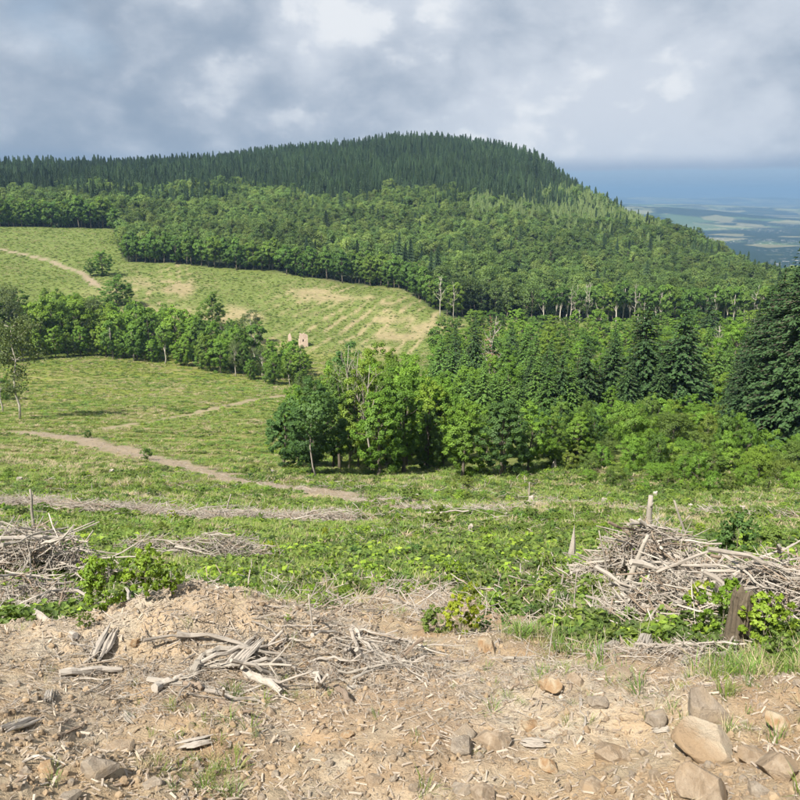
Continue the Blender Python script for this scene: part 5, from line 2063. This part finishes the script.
def heap(cx, cy, wpx, hpx, n, hm, where, group, thickmix=(0.35, 0.5, 0.15), lenr=(0.5, 1.5), rx=None, ry=None, yaw=0.0, name='stick'):
    """a brush pile: sticks lying criss-cross over one another, each a thing"""
    p = at(cx, cy)
    rx = rx or metres(p, wpx) * 0.5
    ry = ry or metres(p, wpx) * 0.32
    sets = {'stout': [], 'middling': [], 'thin': []}
    for i in range(n):
        a = R.uniform(0, 6.28)
        rr = math.sqrt(R.random())
        x = p[0] + math.cos(a) * rr * rx
        y = p[1] + math.sin(a) * rr * ry
        dome = hm * (1 - rr ** 2)
        z = hz(x, y) + dome * R.uniform(0.05, 1.0) + 0.03
        L = R.uniform(*lenr)
        th = R.choice(3, p=thickmix)
        yw = yaw + R.normal() * 0.9
        pt = R.normal() * 0.22
        d = np.array([math.cos(yw) * math.cos(pt), math.sin(yw) * math.cos(pt), math.sin(pt) - 0.30 * math.sin(yw)])
        m = R.choice(['dead_wood', 'dead_wood_warm', 'pale_wood'], p=[0.6, 0.13, 0.27])
        c = np.array([x, y, z])
        me = (pick(THIN[m]), pick(STK[m]), pick(LOG[m]))[th]
        k = ('thin', 'middling', 'stout')[th]
        if th == 2:
            L *= 0.7
        o = stick_between(c - d * L / 2, c + d * L / 2, me, R.uniform(0.6, 1.1) * (0.55 if th == 2 else 1.0) * min(1.0, 0.85 / L), name)
        sets[k].append(tag(o, '', 'stick' if name == 'stick' else 'wood', group))
    for k, objs in sets.items():
        if objs:
            number_labels(objs, '{} ' + k + (' stick of ' if name == 'stick' else ' piece of ') + where)


heap(644, 574, 110, 40, 78, 0.85, 'the large brush pile, upper heap', 'sticks of the large brush pile', (0.4, 0.56, 0.04), (0.4, 1.3))
heap(684, 604, 130, 30, 46, 0.50, 'the large brush pile, front heap', 'sticks of the large brush pile', (0.35, 0.58, 0.07), (0.5, 1.4))
heap(722, 588, 110, 30, 30, 0.55, 'the large brush pile, far end', 'sticks of the large brush pile', (0.2, 0.7, 0.1), (0.5, 1.5))
heap(776, 608, 105, 30, 44, 0.65, 'the brush pile behind the stump', 'sticks of the brush pile behind the stump', (0.2, 0.66, 0.14), (0.4, 1.3))
heap(330, 655, 130, 30, 46, 0.06, 'the litter at the foot of the mound', 'litter round the mound', (0.5, 0.48, 0.02), (0.12, 0.45), name='wood_piece')
heap(150, 676, 170, 30, 50, 0.05, 'the litter over the mound', 'litter round the mound', (0.4, 0.56, 0.04), (0.07, 0.34), name='wood_piece')
heap(235, 640, 170, 20, 40, 0.04, 'the litter on top of the mound', 'litter round the mound', (0.5, 0.48, 0.02), (0.06, 0.26), name='wood_piece')
heap(235, 668, 200, 30, 20, 0.05, 'the long branches across the mound', 'litter round the mound', (0.35, 0.65, 0.0), (0.35, 0.8), name='wood_piece')
heap(385, 655, 110, 30, 16, 0.05, 'the long branches right of the mound', 'litter round the mound', (0.35, 0.65, 0.0), (0.3, 0.8), name='wood_piece', yaw=-0.9)
heap(700, 655, 130, 14, 20, 0.10, 'the scraps below the brush pile', 'scraps below the brush pile', (0.5, 0.48, 0.02), (0.2, 0.6), name='wood_piece')
heap(500, 665, 130, 14, 20, 0.03, 'the scraps on the low soil bank', 'scraps on the soil bank', (0.6, 0.38, 0.02), (0.08, 0.3), name='wood_piece')
heap(30, 574, 140, 20, 50, 0.85, 'the debris at the left edge', 'sticks at the left edge', (0.2, 0.68, 0.12), (0.5, 1.7))
heap(22, 612, 120, 20, 36, 0.45, 'the near debris at the left edge', 'sticks at the left edge near the soil', (0.2, 0.68, 0.12), (0.3, 1.1))
heap(150, 558, 90, 16, 24, 0.60, 'the debris behind the lime bushes', 'sticks behind the lime bushes', (0.4, 0.5, 0.1), (0.5, 1.5))
heap(220, 560, 120, 16, 42, 0.85, 'the middle debris pile', 'sticks of the middle debris pile', (0.35, 0.5, 0.15), (0.5, 1.6))


def row_debris():
    """windrow of brash across the slope"""
    for (x0, y0, x1, y1, n, nm) in ((0, 506, 60, 508, 12, 'the brash row at the left edge'), (55, 511, 150, 516, 14, 'the brash row above the lime bushes'), (150, 517, 240, 520, 14, 'the brash row left of the stick'),
                                    (280, 524, 345, 525, 9, 'the brash row at mid slope'), (430, 519, 520, 517, 8, 'the thin brash right of the olive tree')):
        objs = []
        for i in range(n):
            f = R.random()
            p = at(x0 + (x1 - x0) * f, y0 + (y1 - y0) * f + R.normal() * 1.5)
            L = R.uniform(1.0, 3.4)
            yw = R.normal() * 0.35
            d = np.array([math.cos(yw), math.sin(yw), R.normal() * 0.12])
            c = p + np.array([0, 0, R.uniform(0.05, 0.55)])
            m = R.choice(['dead_wood', 'dead_wood_warm', 'pale_wood'], p=[0.5, 0.25, 0.25])
            o = stick_between(c - d * L / 2, c + d * L / 2, pick(STK[m]) if R.random() < 0.5 else pick(THIN[m]), R.uniform(0.6, 1.0), 'branch')
            objs.append(tag(o, '', 'branch', 'brash raked into a row across the slope'))
        number_labels(objs, '{} weathered branch of ' + nm)


row_debris()


def litter():
    """chips, bark and twigs too many to count"""
    ch = []
    for q in range(6):
        m = MB()
        l, w, t = R.uniform(0.7, 1.3), R.uniform(0.08, 0.26), R.uniform(0.04, 0.10)
        v = np.array([(-l / 2, -w / 2, 0), (l / 2, -w * 0.2, 0), (l / 2 * 0.8, w / 2, 0), (-l / 2 * 0.9, w * 0.4, 0)])
        v2 = v * np.array([0.9, 0.85, 1]) + np.array([0, 0, t])
        m.add(np.vstack([v, v2]), [(3, 2, 1, 0), (4, 5, 6, 7), (0, 1, 5, 4), (1, 2, 6, 5), (2, 3, 7, 6), (3, 0, 4, 7)])
        ch.append(m.build('chip', ('chip', 'dead_wood', 'chip', 'dead_wood_warm', 'clod', 'chip')[q]))
    n = 165000
    az = R.uniform(-0.98, 0.98, n)
    D = np.exp(R.uniform(math.log(2.5), math.log(11), n))
    x, y = D * np.sin(az), D * np.cos(az)
    mp = MOUNDS[0]
    onm = np.exp(-((x - mp[0]) / 1.5) ** 2 - ((y - mp[1]) / 0.95) ** 2)
    k = soil_mask(x, y) * np.clip(0.20 + 0.95 * onm + 0.3 * sstep(fbm(x * 0.8, y * 0.8, 91, 3), 0.0, 0.6), 0, 1)
    ok = R.random(n) < k
    x, y, onm = x[ok], y[ok], onm[ok]
    s = 0.014 + 0.065 * R.random(len(x)) ** 3.5
    scatter('wood_chips', ch, np.stack([x, y, H(x, y) + 0.004], 1), np.stack([R.normal(size=len(x)) * 0.35, R.normal(size=len(x)) * 0.35, R.uniform(0, 6.28, len(x))], 1), np.stack([s, s, s], 1),
            'pale wood chips and bark scattered over the bare soil', 'wood chips')
    tw = [stick_mesh(5, 4, 0.12, 1 + k % 3, 0.013, 0.4, m) for k, m in enumerate(('dead_wood', 'dead_wood_warm', 'pale_wood', 'dead_wood', 'dead_wood_warm', 'dead_wood'))]
    P, S = [], []
    for cx, cy, rx, ry, hm, n, L in ((646, 572, 0.95, 0.65, 0.75, 1100, 0.55), (690, 604, 1.1, 0.6, 0.42, 600, 0.5), (722, 590, 1.1, 0.6, 0.45, 380, 0.5), (776, 610, 1.0, 0.6, 0.5, 560, 0.5), (30, 572, 1.3, 0.8, 0.7, 900, 0.6), (22, 608, 1.0, 0.5, 0.34, 600, 0.4),
                                     (150, 556, 1.3, 0.7, 0.5, 450, 0.6), (220, 560, 1.7, 0.7, 0.65, 800, 0.6), (330, 660, 0.75, 0.45, 0.05, 800, 0.18), (200, 660, 1.1, 0.6, 0.02, 1100, 0.13), (395, 665, 0.5, 0.4, 0.04, 500, 0.18), (120, 685, 0.7, 0.4, 0.02, 600, 0.14),
                                     (450, 700, 0.8, 0.6, 0.01, 360, 0.12), (600, 680, 0.9, 0.5, 0.01, 360, 0.12), (520, 675, 0.5, 0.3, 0.02, 260, 0.12), (60, 720, 0.6, 0.4, 0.01, 260, 0.10), (690, 655, 0.9, 0.4, 0.06, 500, 0.25), (420, 610, 0.8, 0.8, 0.02, 300, 0.2), (560, 625, 0.8, 0.6, 0.02, 350, 0.25)):
        p = at(cx, cy)
        q = R.normal(size=(n, 2)) * 0.62
        x = p[0] + q[:, 0] * rx
        y = p[1] + q[:, 1] * ry
        z = H(x, y) + np.maximum(0, 1 - (q ** 2).sum(1)) * hm * R.random(n) + 0.008
        P.append(np.stack([x, y, z], 1))
        S.append(L * R.uniform(0.4, 1.3, n))
    for Pl, n, L, sp, hh in ((ROWS[0], 3200, 1.0, 1.4, 0.6), (TRACK, 2400, 0.9, 3.4, 0.2), (ROWS[1], 900, 0.9, 1.4, 0.35), (ROWS[2], 900, 0.9, 1.2, 0.3)):
        i = R.integers(0, len(Pl) - 1, n)
        f = R.random(n)[:, None]
        q = Pl[i] * (1 - f) + Pl[i + 1] * f + R.normal(size=(n, 2)) * sp * 0.6
        P.append(np.stack([q[:, 0], q[:, 1], H(q[:, 0], q[:, 1]) + R.random(n) * hh], 1))
        S.append(L * R.uniform(0.4, 1.3, n))
    # scattered brash on the slope
    n = 6000
    az = R.uniform(-0.56, 0.56, n)
    D = np.exp(R.uniform(math.log(7), math.log(95), n))
    x, y = D * np.sin(az), D * np.cos(az)
    ok = R.random(n) < (0.15 + mid_soil(x, y))
    x, y, D = x[ok], y[ok], D[ok]
    P.append(np.stack([x, y, H(x, y) + 0.05 + 0.002 * D], 1))
    S.append(np.interp(D, [9, 95], [0.5, 1.8]) * R.uniform(0.5, 1.3, len(x)))
    P = np.vstack(P)
    S = np.concatenate(S)
    scatter('twigs', tw, P, np.stack([R.normal(size=len(P)) * 0.2, R.normal(size=len(P)) * 0.28, R.uniform(0, 6.28, len(P))], 1), np.stack([S, S * 1.15, S * 1.15], 1), 'fine dead twigs strewn over soil, piles and slope', 'twigs')


litter()

# ------------------------------------------------------------------ the ruin on the far hillside
def ruin():
    m, t, out = new_mat('ruin_stone')
    tc = t.node('ShaderNodeTexCoord')
    n = t.noise(tc.outputs['Object'], 1.6, 6, 0.65)
    p = t.node('ShaderNodeBsdfPrincipled')
    t.l.new(t.mix(t.rng(n, 0.35, 0.65, 0, 1), (0.40, 0.28, 0.22), (0.60, 0.48, 0.38)), p.inputs['Base Color'])
    p.inputs['Roughness'].default_value = 0.9
    t.l.new(p.outputs[0], out.inputs[0])

    def wall_cells(cells):
        mb = MB()
        for (x0, x1, y0, y1, z0, z1, z1b) in cells:
            mb.add([(x0, y0, z0), (x1, y0, z0), (x1, y1, z0), (x0, y1, z0), (x0, y0, z1), (x1, y0, z1b), (x1, y1, z1b), (x0, y1, z1)],
                   [(3, 2, 1, 0), (4, 5, 6, 7), (0, 1, 5, 4), (1, 2, 6, 5), (2, 3, 7, 6), (3, 0, 4, 7)])
        return mb.build('wall', 'ruin_stone')
    p = at(304, 347)
    s = metres(p, 8) / 4.0
    o = thing('ruined_house', p, 0.25, s)
    # front wall with a window opening, left pier, broken gable and two side walls
    part('wall', wall_cells([(-2, -0.65, -0.3, 0.3, -1, 7.2, 6.6), (-0.65, 0.05, -0.3, 0.3, -1, 2.6, 2.6), (-0.65, 0.05, -0.3, 0.3, 3.9, 6.6, 6.9), (0.05, 2, -0.3, 0.3, -1, 6.9, 5.9)]), o)
    part('wall', wall_cells([(1.6, 1.996, 0.303, 3.2, -1, 5.6, 5.6), (1.6, 1.996, 3.2, 5.6, -1, 4.2, 4.2)]), o)
    part('wall', wall_cells([(-1.996, -1.6, 0.303, 2.6, -1, 5.2, 5.2), (-1.996, -1.6, 2.6, 5.6, -1, 3.1, 3.1)]), o)
    part('wall', wall_cells([(-1.596, 1.596, 5.1, 5.55, -1, 4.6, 3.8)]), o)
    shade_board = MB()  # dark board in the window opening, standing in for the shade inside
    shade_board.add([(-0.64, 0.15, 2.6), (0.04, 0.15, 2.6), (0.04, 0.25, 2.6), (-0.64, 0.25, 2.6), (-0.64, 0.15, 3.9), (0.04, 0.15, 3.9), (0.04, 0.25, 3.9), (-0.64, 0.25, 3.9)],
           [(3, 2, 1, 0), (4, 5, 6, 7), (0, 1, 5, 4), (1, 2, 6, 5), (2, 3, 7, 6), (3, 0, 4, 7)])
    part('window', shade_board.build('window', 'bark'), o)
    tag(o, 'roofless pinkish stone ruin with one window on the felled hillside', 'ruin')
    p = at(290, 341)
    o = thing('broken_wall', p, 0.1, s)
    part('wall', wall_cells([(-0.9, 0.2, -0.3, 0.3, -1, 3.0, 4.2), (0.2, 0.8, -0.3, 0.3, -1, 4.2, 2.2)]), o)
    tag(o, 'small piece of broken pale wall left of the stone ruin', 'wall')


ruin()
for o in list(SC.objects):
    if o.get('label') == '':
        o['label'] = 'unnamed ' + o.name
print('objects', len(SC.objects), 'tris', sum(len(m.loops) - 2 * len(m.polygons) for m in bpy.data.meshes))
